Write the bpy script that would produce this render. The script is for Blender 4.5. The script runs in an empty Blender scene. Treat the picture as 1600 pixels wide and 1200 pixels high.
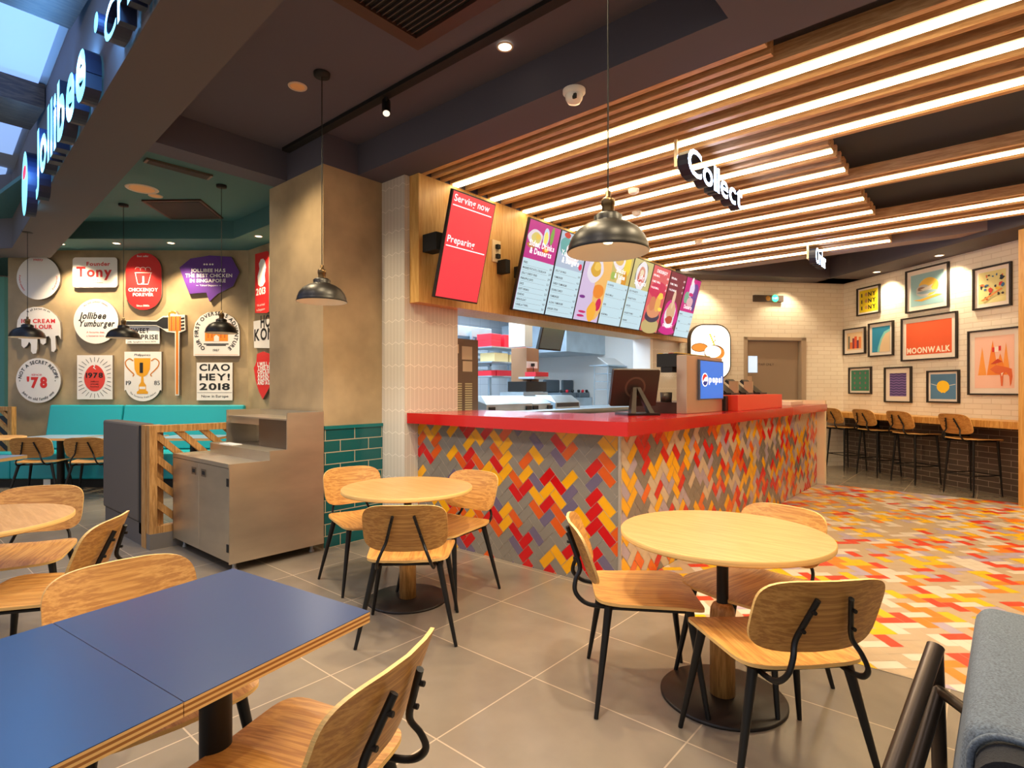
import bpy, bmesh, math, random
from mathutils import Vector, Matrix
random.seed(7)
SC = bpy.context.scene
C = SC.collection
# ------------------------------------------------------------------ camera, world, exposure
FPX, HY, CH, YAW = 878.0, 608.0, 1.4, math.radians(40.5)
SN, CS = math.sin(YAW), math.cos(YAW)
cam = bpy.data.cameras.new('camera'); cam.sensor_width = 36; cam.lens = FPX / 1600 * 36
cam.shift_y = (HY - 600) / 1600; cam.clip_start = 0.02; cam.clip_end = 200
camo = bpy.data.objects.new('camera', cam); C.objects.link(camo)
camo.location = (0, 0, CH); camo.rotation_euler = (math.pi / 2, 0, YAW)
SC.camera = camo
SC.view_settings.view_transform = 'Standard'; SC.view_settings.look = 'None'
SC.view_settings.gamma = 1.0; SC.view_settings.exposure = 0.0; SC.view_settings.use_curve_mapping = False
W = bpy.data.worlds.new('world'); SC.world = W; W.use_nodes = True
W.node_tree.nodes['Background'].inputs[0].default_value = (1.0, 0.92, 0.78, 1)
W.node_tree.nodes['Background'].inputs[1].default_value = 0.75
WARM = (1.0, 0.80, 0.50); NEUT = (1.0, 0.90, 0.78); COOL = (0.72, 0.88, 1.0)
def lamp(kind, name, loc, power, col=WARM, size=0.08, aim=None, angle=100, blend=0.6, sx=None, sy=None):
    l = bpy.data.lights.new(name, kind); l.energy = power; l.color = col
    if kind == 'SPOT':
        l.spot_size = math.radians(angle); l.spot_blend = blend; l.shadow_soft_size = size
    elif kind == 'AREA':
        l.shape = 'RECTANGLE'; l.size = sx or size; l.size_y = sy or size
    else: l.shadow_soft_size = size
    o = bpy.data.objects.new(name, l); C.objects.link(o); o.location = loc
    d = Vector(aim) - Vector(loc) if aim is not None else Vector((0, 0, -1))
    o.rotation_euler = d.to_track_quat('-Z', 'Y').to_euler()
    return o
ZC, ZM, ZT = 3.38, 3.66, 3.80        # soffits, main ceiling, booth ceiling
# downlights of the seating area (recessed in the dark ceiling)
for x, y, p in [(-3.0, 1.75, 120), (-4.5, 1.9, 130), (-1.45, 1.7, 90)]:
    lamp('SPOT', 'downlight_lamp', (x, y, ZM - .03), p, angle=130, size=.05)
for x, y, p in [(-0.5, 1.7, 95), (-0.3, 2.9, 110), (1.0, 2.4, 110)]:
    lamp('SPOT', 'downlight_lamp', (x, y, ZC - .03), p, angle=130, size=.05)
for x, y, p in [(-1.2, -.2, 120), (-3.4, -.3, 150), (-5.8, -.2, 150), (.9, -.2, 100)]:   # mall ceiling outside the beam
    lamp('SPOT', 'mall_lamp', (x, y, 4.40), p, (1, .86, .70), angle=120, size=.12)
lamp('SPOT', 'downlight_lamp', (-2.129, 2.431, ZM - .05), 190, angle=130, size=.05)
for x, y in [(.75, 5.55), (.75, 7.1), (.75, 9.05)]: lamp('SPOT', 'counter_fill_lamp', (x, y, 3.54), 120, WARM, angle=140, size=.06)  # added fill spots without fittings, brightening the long counter side
for x, y in [(-6.4, 2.5), (-7.9, 2.0)]: lamp('SPOT', 'downlight_lamp', (x, y, ZT - .03), 90, angle=130, size=.05)
# light strips of the slatted ceiling: their lamps
STRIPS = [(3.80, 2.6), (4.335, 2.6), (4.867, 2.6), (5.218 + .05, -1.0), (5.79, -1.0), (6.29, 2.6), (6.80, -1.02), (7.36, -1.02), (7.88, 2.6), (8.43, 2.6), (8.954, -1.03)]
# ------------------------------------------------------------------ projecting points of the photograph onto real planes
def ray(px, py):
    u = (px - 800) / FPX
    return Vector((-SN + u * CS, CS + u * SN, (HY - py) / FPX))
def zp(px, py, z=0.0): r = ray(px, py); return Vector((0, 0, CH)) + r * ((z - CH) / r.z)
def xp(px, py, X): r = ray(px, py); return Vector((0, 0, CH)) + r * (X / r.x)
def yp(px, py, Y): r = ray(px, py); return Vector((0, 0, CH)) + r * (Y / r.y)
def dp(px, py, d): return Vector((0, 0, CH)) + ray(px, py) * d
RT = Vector((CS, SN, 0)); FW = Vector((-SN, CS, 0)); UP = Vector((0, 0, 1))
# ------------------------------------------------------------------ materials
def lin(c): return tuple(((v / 255) / 12.92 if v / 255 <= .04045 else ((v / 255 + .055) / 1.055) ** 2.4) for v in c)
MC = {}
def mat(name, col, rough=.5, metal=0.0, spec=.5, emit=0, ecol=None, noise=0, nscale=8, bump=0, coat=0, stretch=None):
    if name in MC: return MC[name]
    m = bpy.data.materials.new(name); m.use_nodes = True; nt = m.node_tree; b = nt.nodes['Principled BSDF']
    c = lin(col)
    b.inputs['Base Color'].default_value = (*c, 1); b.inputs['Roughness'].default_value = rough
    b.inputs['Metallic'].default_value = metal; b.inputs['Specular IOR Level'].default_value = spec
    b.inputs['Coat Weight'].default_value = coat
    if emit:
        b.inputs['Emission Color'].default_value = (*(lin(ecol) if ecol else c), 1); b.inputs['Emission Strength'].default_value = emit
    if noise or bump:
        tc = nt.nodes.new('ShaderNodeTexCoord'); n = nt.nodes.new('ShaderNodeTexNoise'); n.inputs['Scale'].default_value = nscale
        n.inputs['Detail'].default_value = 6
        if stretch:
            mp = nt.nodes.new('ShaderNodeMapping'); mp.inputs['Scale'].default_value = stretch
            nt.links.new(tc.outputs['Object'], mp.inputs[0]); nt.links.new(mp.outputs[0], n.inputs['Vector'])
        else: nt.links.new(tc.outputs['Object'], n.inputs['Vector'])
        if noise:
            r = nt.nodes.new('ShaderNodeValToRGB'); r.color_ramp.elements[0].position = .3; r.color_ramp.elements[1].position = .7
            r.color_ramp.elements[0].color = (*[v * (1 - noise) for v in c], 1); r.color_ramp.elements[1].color = (*[min(1, v * (1 + noise)) for v in c], 1)
            nt.links.new(n.outputs['Fac'], r.inputs[0]); nt.links.new(r.outputs[0], b.inputs['Base Color'])
        if bump:
            bp = nt.nodes.new('ShaderNodeBump'); bp.inputs['Strength'].default_value = bump; bp.inputs['Distance'].default_value = .01
            nt.links.new(n.outputs['Fac'], bp.inputs['Height']); nt.links.new(bp.outputs[0], b.inputs['Normal'])
    MC[name] = m; return m
def wood(name, c1, c2, c3, stretch=(1, 8, 8), rough=.42, scale=3.0, warp=2.0):
    if name in MC: return MC[name]
    m = bpy.data.materials.new(name); m.use_nodes = True; nt = m.node_tree; L = nt.links.new; b = nt.nodes['Principled BSDF']
    tc = nt.nodes.new('ShaderNodeTexCoord'); mp = nt.nodes.new('ShaderNodeMapping'); mp.inputs['Scale'].default_value = stretch
    L(tc.outputs['Object'], mp.inputs[0])
    n0 = nt.nodes.new('ShaderNodeTexNoise'); n0.inputs['Scale'].default_value = scale * .8; n0.inputs['Detail'].default_value = 2; L(mp.outputs[0], n0.inputs['Vector'])
    mu = nt.nodes.new('ShaderNodeMath'); mu.operation = 'MULTIPLY'; mu.inputs[1].default_value = warp * 2; L(n0.outputs['Fac'], mu.inputs[0])
    fr = nt.nodes.new('ShaderNodeMath'); fr.operation = 'PINGPONG'; fr.inputs[1].default_value = .5; L(mu.outputs[0], fr.inputs[0])
    n1 = nt.nodes.new('ShaderNodeTexNoise'); n1.inputs['Scale'].default_value = scale * 7; n1.inputs['Detail'].default_value = 8; L(mp.outputs[0], n1.inputs['Vector'])
    ad = nt.nodes.new('ShaderNodeMath'); ad.operation = 'ADD'; L(fr.outputs[0], ad.inputs[0]); L(n1.outputs['Fac'], ad.inputs[1])
    r = nt.nodes.new('ShaderNodeValToRGB'); e = r.color_ramp.elements
    e[0].position = .42; e[0].color = (*lin(c1), 1); e[1].position = .95; e[1].color = (*lin(c3), 1)
    k = e.new(.66); k.color = (*lin(c2), 1)
    L(ad.outputs[0], r.inputs[0]); L(r.outputs[0], b.inputs['Base Color']); b.inputs['Roughness'].default_value = rough
    bp = nt.nodes.new('ShaderNodeBump'); bp.inputs['Strength'].default_value = .12; bp.inputs['Distance'].default_value = .003
    L(n1.outputs['Fac'], bp.inputs['Height']); L(bp.outputs[0], b.inputs['Normal'])
    MC[name] = m; return m
def brickmat(name, c1, c2, cm, bw, bh, mort=.02, rough=.5, axes='XZ', bump=.3, offset=.5, rot=0, noise=.0):
    m = bpy.data.materials.new(name); m.use_nodes = True; nt = m.node_tree; L = nt.links.new; b = nt.nodes['Principled BSDF']
    tc = nt.nodes.new('ShaderNodeTexCoord'); sp = nt.nodes.new('ShaderNodeSeparateXYZ'); cb = nt.nodes.new('ShaderNodeCombineXYZ')
    mp = nt.nodes.new('ShaderNodeMapping'); mp.inputs['Rotation'].default_value = (0, 0, rot)
    L(tc.outputs['Object'], mp.inputs[0]); L(mp.outputs[0], sp.inputs[0])
    L(sp.outputs[axes[0]], cb.inputs[0]); L(sp.outputs[axes[1]], cb.inputs[1])
    t = nt.nodes.new('ShaderNodeTexBrick'); L(cb.outputs[0], t.inputs['Vector']); t.inputs['Scale'].default_value = 1
    t.inputs['Brick Width'].default_value = bw; t.inputs['Row Height'].default_value = bh; t.inputs['Mortar Size'].default_value = mort
    t.inputs['Mortar Smooth'].default_value = .1; t.inputs['Bias'].default_value = 0; t.offset = offset
    t.inputs['Color1'].default_value = (*lin(c1), 1); t.inputs['Color2'].default_value = (*lin(c2), 1); t.inputs['Mortar'].default_value = (*lin(cm), 1)
    n = nt.nodes.new('ShaderNodeTexNoise'); n.inputs['Scale'].default_value = 3.5; n.inputs['Detail'].default_value = 7; L(tc.outputs['Object'], n.inputs['Vector'])
    if noise:
        mx = nt.nodes.new('ShaderNodeMix'); mx.data_type = 'RGBA'; mx.blend_type = 'MULTIPLY'; mx.inputs[0].default_value = noise
        r = nt.nodes.new('ShaderNodeValToRGB'); r.color_ramp.elements[0].position = .3; r.color_ramp.elements[1].position = .7; r.color_ramp.elements[0].color = (.45, .45, .45, 1); L(n.outputs['Fac'], r.inputs[0])
        L(t.outputs['Color'], mx.inputs[6]); L(r.outputs[0], mx.inputs[7]); L(mx.outputs[2], b.inputs['Base Color'])
    else: L(t.outputs['Color'], b.inputs['Base Color'])
    b.inputs['Roughness'].default_value = rough
    mh = nt.nodes.new('ShaderNodeMath'); mh.operation = 'MULTIPLY_ADD'; mh.inputs[1].default_value = -1; mh.inputs[2].default_value = 1; L(t.outputs['Fac'], mh.inputs[0])
    m2 = nt.nodes.new('ShaderNodeMath'); m2.operation = 'MULTIPLY_ADD'; m2.inputs[1].default_value = .35; L(n.outputs['Fac'], m2.inputs[0]); L(mh.outputs[0], m2.inputs[2])
    bp = nt.nodes.new('ShaderNodeBump'); bp.inputs['Strength'].default_value = bump; bp.inputs['Distance'].default_value = .012
    L(m2.outputs[0], bp.inputs['Height']); L(bp.outputs[0], b.inputs['Normal'])
    MC[name] = m; return m
OAK = wood('oak_ply', (204, 152, 84), (192, 138, 70), (168, 114, 56), (16, .45, 16))
OAKX = wood('oak_ply_cross', (204, 152, 84), (192, 138, 70), (168, 114, 56), (.45, 16, 16))
PLY = mat('ply_edge', (226, 182, 112), .5, noise=.18, nscale=4, stretch=(1, 1, 60))
TTOP = wood('tabletop_oak', (196, 152, 98), (190, 144, 90), (180, 134, 80), (1.2, 14, 14), .35, 2)
SLAT = wood('slat_wood', (216, 176, 132), (204, 162, 116), (184, 140, 96), (1, 14, 14), .55, 3)
PANEL = wood('panel_wood', (222, 176, 104), (216, 168, 96), (204, 152, 80), (14, 14, 1), .4, 2)
FRAMEW = wood('frame_wood', (206, 156, 96), (194, 142, 80), (168, 118, 62), (12, 12, 1), .45, 3)
BLACK = mat('black_metal', (22, 21, 22), .42, .3, .5)
BLACKM = mat('black_matte', (16, 16, 17), .7)
STEEL = mat('brushed_steel', (206, 194, 174), .36, .9, noise=.10, nscale=2.2, stretch=(1, 1, 3))
STEELK = mat('kitchen_steel', (190, 205, 215), .32, .75, noise=.12, nscale=3)
WHITE = mat('white_paint', (238, 236, 232), .5)
WHITEG = mat('white_gloss', (240, 238, 235), .25)
RED = mat('red_surface', (180, 10, 14), .22, coat=.3)
DCEIL = mat('dark_ceiling', (86, 84, 98), .85)
NAVY = mat('navy_ceiling', (52, 60, 72), .8)
TEALC = mat('teal_ceiling', (72, 118, 120), .8)
CONC = mat('concrete_plaster', (172, 148, 114), .55, noise=.22, nscale=2.6, bump=.25)
TEALV = mat('teal_vinyl', (22, 156, 170), .38, bump=.05, nscale=60)
GREYF = mat('grey_fabric', (100, 90, 82), .8, noise=.12, nscale=200)
TXT = mat('ink_black', (24, 22, 24), .6); TRED = mat('ink_red', (226, 38, 40), .5); TWHITE = mat('ink_white', (250, 246, 242), .5)
ORANGE = mat('ink_orange', (238, 140, 30), .5); PURPLE = mat('ink_purple', (88, 40, 130), .5)
# ------------------------------------------------------------------ mesh builder
class Fr:
    def __init__(s, o, r, u, n=None):
        s.o = Vector(o); s.r = Vector(r).normalized(); s.u = Vector(u).normalized(); s.n = Vector(n).normalized() if n is not None else s.r.cross(s.u)
    def __call__(s, a, b, c=0): return s.o + s.r * a + s.u * b + s.n * c
ID = Fr((0, 0, 0), (1, 0, 0), (0, 1, 0), (0, 0, 1))
TXC = {}
def glyphs(ch, bold=0.0):
    k = (ch, bold)
    if k not in TXC:
        cu = bpy.data.curves.new('t', 'FONT'); cu.body = ch; cu.size = 1; cu.offset = bold; cu.resolution_u = 4
        o = bpy.data.objects.new('t', cu); C.objects.link(o); bpy.context.view_layer.update()
        me = o.to_mesh(); vs = [tuple(v.co) for v in me.vertices]; fs = [tuple(p.vertices) for p in me.polygons]
        o.to_mesh_clear(); bpy.data.objects.remove(o); bpy.data.curves.remove(cu)
        x0 = min((v[0] for v in vs), default=0); x1 = max((v[0] for v in vs), default=0)
        TXC[k] = (vs, fs, x0, x1)
    return TXC[k]
class MB:
    def __init__(s): s.v = []; s.f = []; s.m = []; s.mats = []; s.smooth = []
    def mi(s, m):
        if m not in s.mats: s.mats.append(m)
        return s.mats.index(m)
    def add(s, vs, fs, m, sm=False):
        b = len(s.v); s.v += [tuple(v) for v in vs]; i = s.mi(m)
        for f in fs: s.f.append(tuple(b + q for q in f)); s.m.append(i); s.smooth.append(sm)
        return s
    def box(s, p0, p1, m, fr=ID):
        (a, b, c), (d, e, g) = p0, p1
        vs = [fr(x, y, z) for x in (a, d) for y in (b, e) for z in (c, g)]
        return s.add(vs, [(0, 1, 3, 2), (4, 6, 7, 5), (0, 4, 5, 1), (2, 3, 7, 6), (0, 2, 6, 4), (1, 5, 7, 3)], m)
    def prism(s, pts, c0, c1, m, fr=ID, side=None, sm=False):
        n = len(pts); vs = [fr(a, b, c0) for a, b in pts] + [fr(a, b, c1) for a, b in pts]
        s.add(vs, [tuple(range(n))[::-1], tuple(range(n, 2 * n))], m)
        return s.add(vs, [(i, (i + 1) % n, n + (i + 1) % n, n + i) for i in range(n)], side or m, sm)
    def flat(s, pts, c, m, fr=ID):
        return s.add([fr(a, b, c) for a, b in pts], [tuple(range(len(pts)))], m)
    def tube(s, pts, rad, m, seg=10, cap=True, sx=1.0, closed=False):
        pts = [Vector(p) for p in pts]; n = len(pts); rads = rad if isinstance(rad, (list, tuple)) else [rad] * n
        rings = []; up = None
        for i, p in enumerate(pts):
            if closed: t = pts[(i + 1) % n] - pts[i - 1]
            else: t = (pts[min(i + 1, n - 1)] - pts[max(i - 1, 0)])
            t.normalize()
            if up is None:
                up = Vector((1, 0, 0)) if abs(t.x) < .8 else Vector((0, 0, 1))
            a = (up - t * up.dot(t)).normalized(); b = t.cross(a); up = a
            rings.append([p + a * (math.cos(q) * rads[i] * sx) + b * (math.sin(q) * rads[i]) for q in [2 * math.pi * k / seg for k in range(seg)]])
        vs = [v for r in rings for v in r]; fs = []
        for i in range(n if closed else n - 1):
            j = (i + 1) % n
            for k in range(seg): fs.append((i * seg + k, i * seg + (k + 1) % seg, j * seg + (k + 1) % seg, j * seg + k))
        s.add(vs, fs, m, True)
        if cap and not closed: s.add(rings[0][::-1], [tuple(range(seg))], m); s.add(rings[-1], [tuple(range(seg))], m)
        return s
    def lathe(s, prof, m, c=(0, 0, 0), seg=40, sm=True, fr=None):
        vs = []; fs = []; n = len(prof); fr = fr or Fr(c, (1, 0, 0), (0, 1, 0))
        for r, z in prof:
            for k in range(seg): q = 2 * math.pi * k / seg; vs.append(fr(r * math.cos(q), r * math.sin(q), z))
        for i in range(n - 1):
            for k in range(seg): fs.append((i * seg + k, i * seg + (k + 1) % seg, (i + 1) * seg + (k + 1) % seg, (i + 1) * seg + k))
        return s.add(vs, fs, m, sm)
    def disc(s, r, c, m, fr, seg=32, c1=None):
        pts = circ(0, 0, r, seg)
        return s.flat(pts, c, m, fr) if c1 is None else s.prism(pts, c, c1, m, fr)
    def text(s, st, a, b, size, m, fr, c=.003, bold=.01, align='c', sx=1.0, shear=0, depth=0, rot=0, fit=None):
        x = 0; items = []
        for ch in st:
            if ch == ' ': x += .28; continue
            vs, fs, x0, x1 = glyphs(ch, bold); items.append((vs, fs, x - x0)); x += (x1 - x0) + .06 + bold
        w = x - .06
        if fit: sx = fit / (w * size)
        off = {'c': -w / 2, 'l': 0, 'r': -w}[align]; cr, sr = math.cos(rot), math.sin(rot)
        for vs, fs, dx in items:
            def P(v, cc):
                px = (v[0] + dx + off) * size * sx + shear * v[1] * size; py = v[1] * size
                return fr(a + px * cr - py * sr, b + px * sr + py * cr, cc)
            s.add([P(v, c) for v in vs], fs, m)
            if depth:
                n = len(vs); ed = {}
                for f in fs:
                    for i in range(len(f)):
                        e = (f[i], f[(i + 1) % len(f)]); k = tuple(sorted(e)); ed[k] = None if k in ed else e
                es = [e for e in ed.values() if e]
                s.add([P(v, c) for v in vs] + [P(v, c - depth) for v in vs], [(e[1], e[0], n + e[0], n + e[1]) for e in es], depth_mat[0])
        return s
    def arctext(s, st, a, b, rad, mid, size, m, fr, c=.003, bold=.01, inner=False, spread=1.0):
        ws = []
        for ch in st: ws.append(.34 if ch == ' ' else glyphs(ch, bold)[3] - glyphs(ch, bold)[2] + .09)
        tot = sum(ws) * size * spread; t = 0
        for ch, w in zip(st, ws):
            wc = w * size * spread; arc = (t + wc / 2 - tot / 2) / rad; t += wc
            if ch == ' ': continue
            q = mid + arc if inner else mid - arc
            x, y = a + rad * math.cos(q), b + rad * math.sin(q)
            rot = q + math.pi / 2 if inner else q - math.pi / 2
            s.text(ch, x, y, size, m, fr, c, bold, 'c', rot=rot)
        return s
    def build(s, name, parent=None, loc=None, local=False, kind=None, label=None, bevel=0):
        me = bpy.data.meshes.new(name)
        vs = [Vector(v) for v in s.v]
        if local: o0 = Vector((0, 0, 0))
        elif loc is not None: o0 = Vector(loc)
        else:
            xs = [v.x for v in vs]; ys = [v.y for v in vs]; zs = [v.z for v in vs]
            o0 = Vector(((min(xs) + max(xs)) / 2, (min(ys) + max(ys)) / 2, min(zs)))
        me.from_pydata([v - o0 for v in vs], [], s.f)
        for m in s.mats: me.materials.append(m)
        me.polygons.foreach_set('material_index', s.m); me.polygons.foreach_set('use_smooth', s.smooth); me.update()
        o = bpy.data.objects.new(name, me); C.objects.link(o)
        if bevel:
            bv = o.modifiers.new('bevel', 'BEVEL'); bv.width = bevel; bv.segments = 2; bv.limit_method = 'ANGLE'
        o['_w'] = list(o0)
        pl = Vector(parent['_w']) if parent is not None and '_w' in parent.keys() else Vector((0, 0, 0))
        o.location = o0 - pl
        if parent is not None: o.parent = parent
        if kind: o['kind'] = kind
        if label: o['label'] = label
        return o
depth_mat = [None]
def circ(x, y, r, n=32, ry=None): ry = ry or r; return [(x + r * math.cos(2 * math.pi * k / n), y + ry * math.sin(2 * math.pi * k / n)) for k in range(n)]
def rrect(x0, y0, x1, y1, r, n=6):
    p = []
    for cx, cy, a in ((x1 - r, y1 - r, 0), (x0 + r, y1 - r, 90), (x0 + r, y0 + r, 180), (x1 - r, y0 + r, 270)):
        for k in range(n + 1): q = math.radians(a + 90 * k / n); p.append((cx + r * math.cos(q), cy + r * math.sin(q)))
    return p
def tag(o, label, cat, group=None):
    o['label'] = label; o['category'] = cat
    if group: o['group'] = group
    return o
def empty(name, loc, label, cat, group=None, rz=0):
    o = bpy.data.objects.new(name, None); C.objects.link(o); o.location = loc; o.rotation_euler = (0, 0, rz); o['_w'] = list(loc)
    o.empty_display_size = .1
    return tag(o, label, cat, group)
KIDS = {}
def dup(o, parent=None):
    c = o.copy(); C.objects.link(c)
    if parent is not None: c.parent = parent
    for ch in list(o.children): dup(ch, c)
    return c
def smooth(pts, k=4):
    pts = [Vector(p) for p in pts]; out = []
    for i in range(len(pts) - 1):
        p0 = pts[max(i - 1, 0)]; p1 = pts[i]; p2 = pts[i + 1]; p3 = pts[min(i + 2, len(pts) - 1)]
        for j in range(k):
            t = j / k
            out.append(.5 * ((2 * p1) + (p2 - p0) * t + (2 * p0 - 5 * p1 + 4 * p2 - p3) * t * t + (3 * p1 - p0 - 3 * p2 + p3) * t ** 3))
    out.append(pts[-1]); return out
def clip(poly, x0, y0, x1, y1):
    for ax, lim, sg in ((0, x0, 1), (0, x1, -1), (1, y0, 1), (1, y1, -1)):
        out = []
        for i in range(len(poly)):
            p, q = poly[i], poly[(i + 1) % len(poly)]; dpp = (p[ax] - lim) * sg; dq = (q[ax] - lim) * sg
            if dpp >= 0: out.append(p)
            if dpp * dq < 0: t = dpp / (dpp - dq); out.append((p[0] + (q[0] - p[0]) * t, p[1] + (q[1] - p[1]) * t))
        poly = out
        if len(poly) < 3: return []
    return poly
def herring(mb, fr, w, h, Wd, ang, pal, gap=.004, c=.003, seed=1, poly=None):
    rnd = random.Random(seed); ca, sa = math.cos(ang), math.sin(ang); R = int((w + h) / Wd) + 4
    last = {}
    for i in range(-R, R):
        for j in range(-R, R):
            sm = (i - j) % 4
            if sm == 0: rect = (i, j, i + 2, j + 1)
            elif sm == 3: rect = (i, j, i + 1, j + 2)
            else: continue
            g = gap / 2 / Wd
            q = [(rect[0] + g, rect[1] + g), (rect[2] - g, rect[1] + g), (rect[2] - g, rect[3] - g), (rect[0] + g, rect[3] - g)]
            q = [((x * ca - y * sa) * Wd + w / 2, (x * sa + y * ca) * Wd + h / 2) for x, y in q]
            if max(x for x, y in q) < 0 or min(x for x, y in q) > w or max(y for x, y in q) < 0 or min(y for x, y in q) > h: continue
            q = clip(q, 0, 0, w, h)
            if not q: continue
            t = rnd.random(); acc = 0
            for m, pr_ in pal:
                acc += pr_
                if t < acc: break
            mb.flat(q, c, m, fr)
# ------------------------------------------------------------------ the setting
def struct(mb, name, bevel=0, **k): return mb.build(name, kind='structure', bevel=bevel, **k)
def sbox(name, p0, p1, m, **k): return struct(MB().box(p0, p1, m), name, **k)
FLOORM = brickmat('floor_tile', (140, 127, 112), (133, 121, 107), (190, 170, 146), .77, .63, .0035, .24, 'XY', .05, 0, noise=.35)
TEALT = brickmat('teal_tile', (12, 92, 94), (10, 78, 82), (176, 168, 142), .30, .105, .004, .18, 'YZ', .3)
WBRICK = brickmat('white_brick', (236, 226, 212), (230, 218, 202), (216, 202, 184), .26, .075, .005, .6, 'XZ', .55)
DBRICK = brickmat('dark_brick', (96, 82, 74), (84, 72, 66), (164, 150, 136), .30, .078, .004, .45, 'XZ', .3)
KTILE = brickmat('kitchen_tile', (222, 230, 236), (218, 226, 234), (190, 200, 210), .3, .3, .004, .25, 'YZ', .1, 0)
def chevron():
    m = bpy.data.materials.new('white_chevron_tile'); m.use_nodes = True; nt = m.node_tree; L = nt.links.new; b = nt.nodes['Principled BSDF']
    def M(op, a=None, bb=None, va=None, vb=None):
        n = nt.nodes.new('ShaderNodeMath'); n.operation = op
        if a is not None: L(a, n.inputs[0])
        elif va is not None: n.inputs[0].default_value = va
        if bb is not None: L(bb, n.inputs[1])
        elif vb is not None: n.inputs[1].default_value = vb
        return n.outputs[0]
    tc = nt.nodes.new('ShaderNodeTexCoord'); sp = nt.nodes.new('ShaderNodeSeparateXYZ'); L(tc.outputs['Object'], sp.inputs[0])
    h = M('ADD', sp.outputs[0], sp.outputs[1]); h = M('ADD', h, None, None, 50.0)
    v = M('ADD', sp.outputs[2], M('MULTIPLY', M('PINGPONG', h, None, None, .05), None, None, .5)); v = M('ADD', v, None, None, 20.0)
    g1 = M('LESS_THAN', M('MODULO', h, None, None, .05), None, None, .004)
    g2 = M('LESS_THAN', M('MODULO', v, None, None, .21), None, None, .006)
    g = M('MAXIMUM', g1, g2)
    mx = nt.nodes.new('ShaderNodeMix'); mx.data_type = 'RGBA'; L(g, mx.inputs[0]); mx.inputs[6].default_value = (*lin((206, 198, 188)), 1); mx.inputs[7].default_value = (*lin((238, 230, 220)), 1)
    L(mx.outputs[2], b.inputs['Base Color']); b.inputs['Roughness'].default_value = .22
    bp = nt.nodes.new('ShaderNodeBump'); bp.inputs['Strength'].default_value = .3; bp.inputs['Distance'].default_value = .004; bp.invert = True
    L(g, bp.inputs['Height']); L(bp.outputs[0], b.inputs['Normal']); return m
CHEV = chevron()
GROUT = mat('grout', (198, 184, 166), .7)
PALW = [(mat('tile_grey', (128, 120, 112), .22), .42), (mat('tile_mauve', (104, 92, 118), .22), .13), (mat('tile_yellow', (228, 160, 16), .22), .17), (mat('tile_orange', (206, 84, 22), .22), .14), (mat('tile_red', (190, 14, 20), .22), .14)]
PALR = [(mat('side_beige', (204, 184, 158), .22), .24), (PALW[0][0], .18), (mat('side_lilac', (172, 158, 174), .22), .12), (mat('side_yellow', (236, 172, 18), .22), .17), (mat('side_orange', (226, 104, 30), .22), .14), (mat('side_red', (206, 30, 26), .22), .15)]  # beiger tile mix of the long side, colours lightened to brighten that face
PALF = [(mat('floor_beige', (188, 164, 136), .3), .32), (mat('floor_cream', (216, 202, 186), .3), .21), (mat('floor_lilac', (176, 160, 178), .3), .11), (mat('floor_yellow', (238, 184, 10), .3), .14), (mat('floor_orange', (234, 128, 36), .3), .11), (mat('floor_red', (216, 62, 34), .3), .11)]
f = MB().box((-16, -6, -.06), (8, 14, 0), FLOORM).build('floor', kind='structure', loc=(-1.69, 1.513, 0))
m = MB(); fr = Fr((-1.96, 3.317, 0), (1, 0, 0), (0, 1, 0)); m.box((0, 0, .0005), (6.2, 5.95, .002), GROUT, fr)
herring(m, fr, 6.2, 5.95, .077, math.radians(-48), PALF, .003, .003, 3); struct(m, 'floor')
# pillar and tiled wall beside the servery
PX, PY = -4.463, 2.674
sbox('wall_pillar', (-5.445, PY, 0), (PX, 3.98, ZC), CONC)
m = MB().box((PX, PY + .003, 0), (PX + .012, 3.297, 1.045), TEALT); struct(m, 'wall_wainscot')
sbox('trim_1', (PX, PY + .003, 1.045), (PX + .022, 3.297, 1.075), mat('teal_trim', (14, 104, 106), .25))
sbox('wall_servery', (PX + .0, 3.298, 0), (-4.12, 3.976, ZC), CHEV)
struct(MB().box((-4.40, 8.25, 0), (-4.12, 9.95, ZC), CHEV), 'wall_servery')
struct(MB().box((-4.40, 8.16, 0), (-4.10, 8.25, 2.2), WHITEG), 'trim_2')
struct(MB().box((-4.42, 3.356, 2.20), (-3.99, 9.32, ZC), PANEL), 'wall_bulkhead')
sbox('wall_bulkhead', (-4.42, 3.39, ZC + .0005), (-3.992, 9.15, 3.559), DCEIL)
# ceilings
def slab(name, pts, z0, z1, m): return struct(MB().prism(pts, z0, z1, m), name)
slab('ceiling', [(-5.12, 1.50), (-1.07, 1.25), (-1.07, 3.04), (PX, 3.04), (PX, PY + .01), (-5.12, PY + .01)], ZM, ZM + .05, DCEIL)
slab('ceiling', [(-5.35, 1.575), (-5.10, 1.56), (-5.10, 3.98), (-5.35, 3.98)], ZC + .001, ZT + .1, DCEIL)
slab('ceiling', [(-5.10, PY), (PX, PY), (PX, 3.98), (-5.10, 3.98)], ZC, ZM, DCEIL)
slab('ceiling', [(PX, 3.03), (-1.07, 3.03), (-1.07, 3.385), (PX, 3.385)], ZC, ZM + .1, DCEIL)
slab('ceiling', [(-1.07, 1.22), (5.5, .83), (5.5, 3.385), (-1.07, 3.385)], ZC, ZM + .1, DCEIL)
slab('ceiling', [(-4.2, 3.385), (5.5, 3.385), (5.5, 9.3), (-4.2, 9.3)], 3.56, 3.62, NAVY)
slab('ceiling', [(-4.6, 9.16), (5.5, 9.16), (5.5, 9.40), (-4.6, 9.40)], ZC, 3.6, mat('soffit_light', (150, 136, 136), .8))
slab('ceiling', [(-6.5, 9.40), (5.5, 9.40), (5.5, 14.5), (-6.5, 14.5)], ZM, ZM + .05, mat('dark_ceiling_far', (62, 58, 66), .85))
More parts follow.
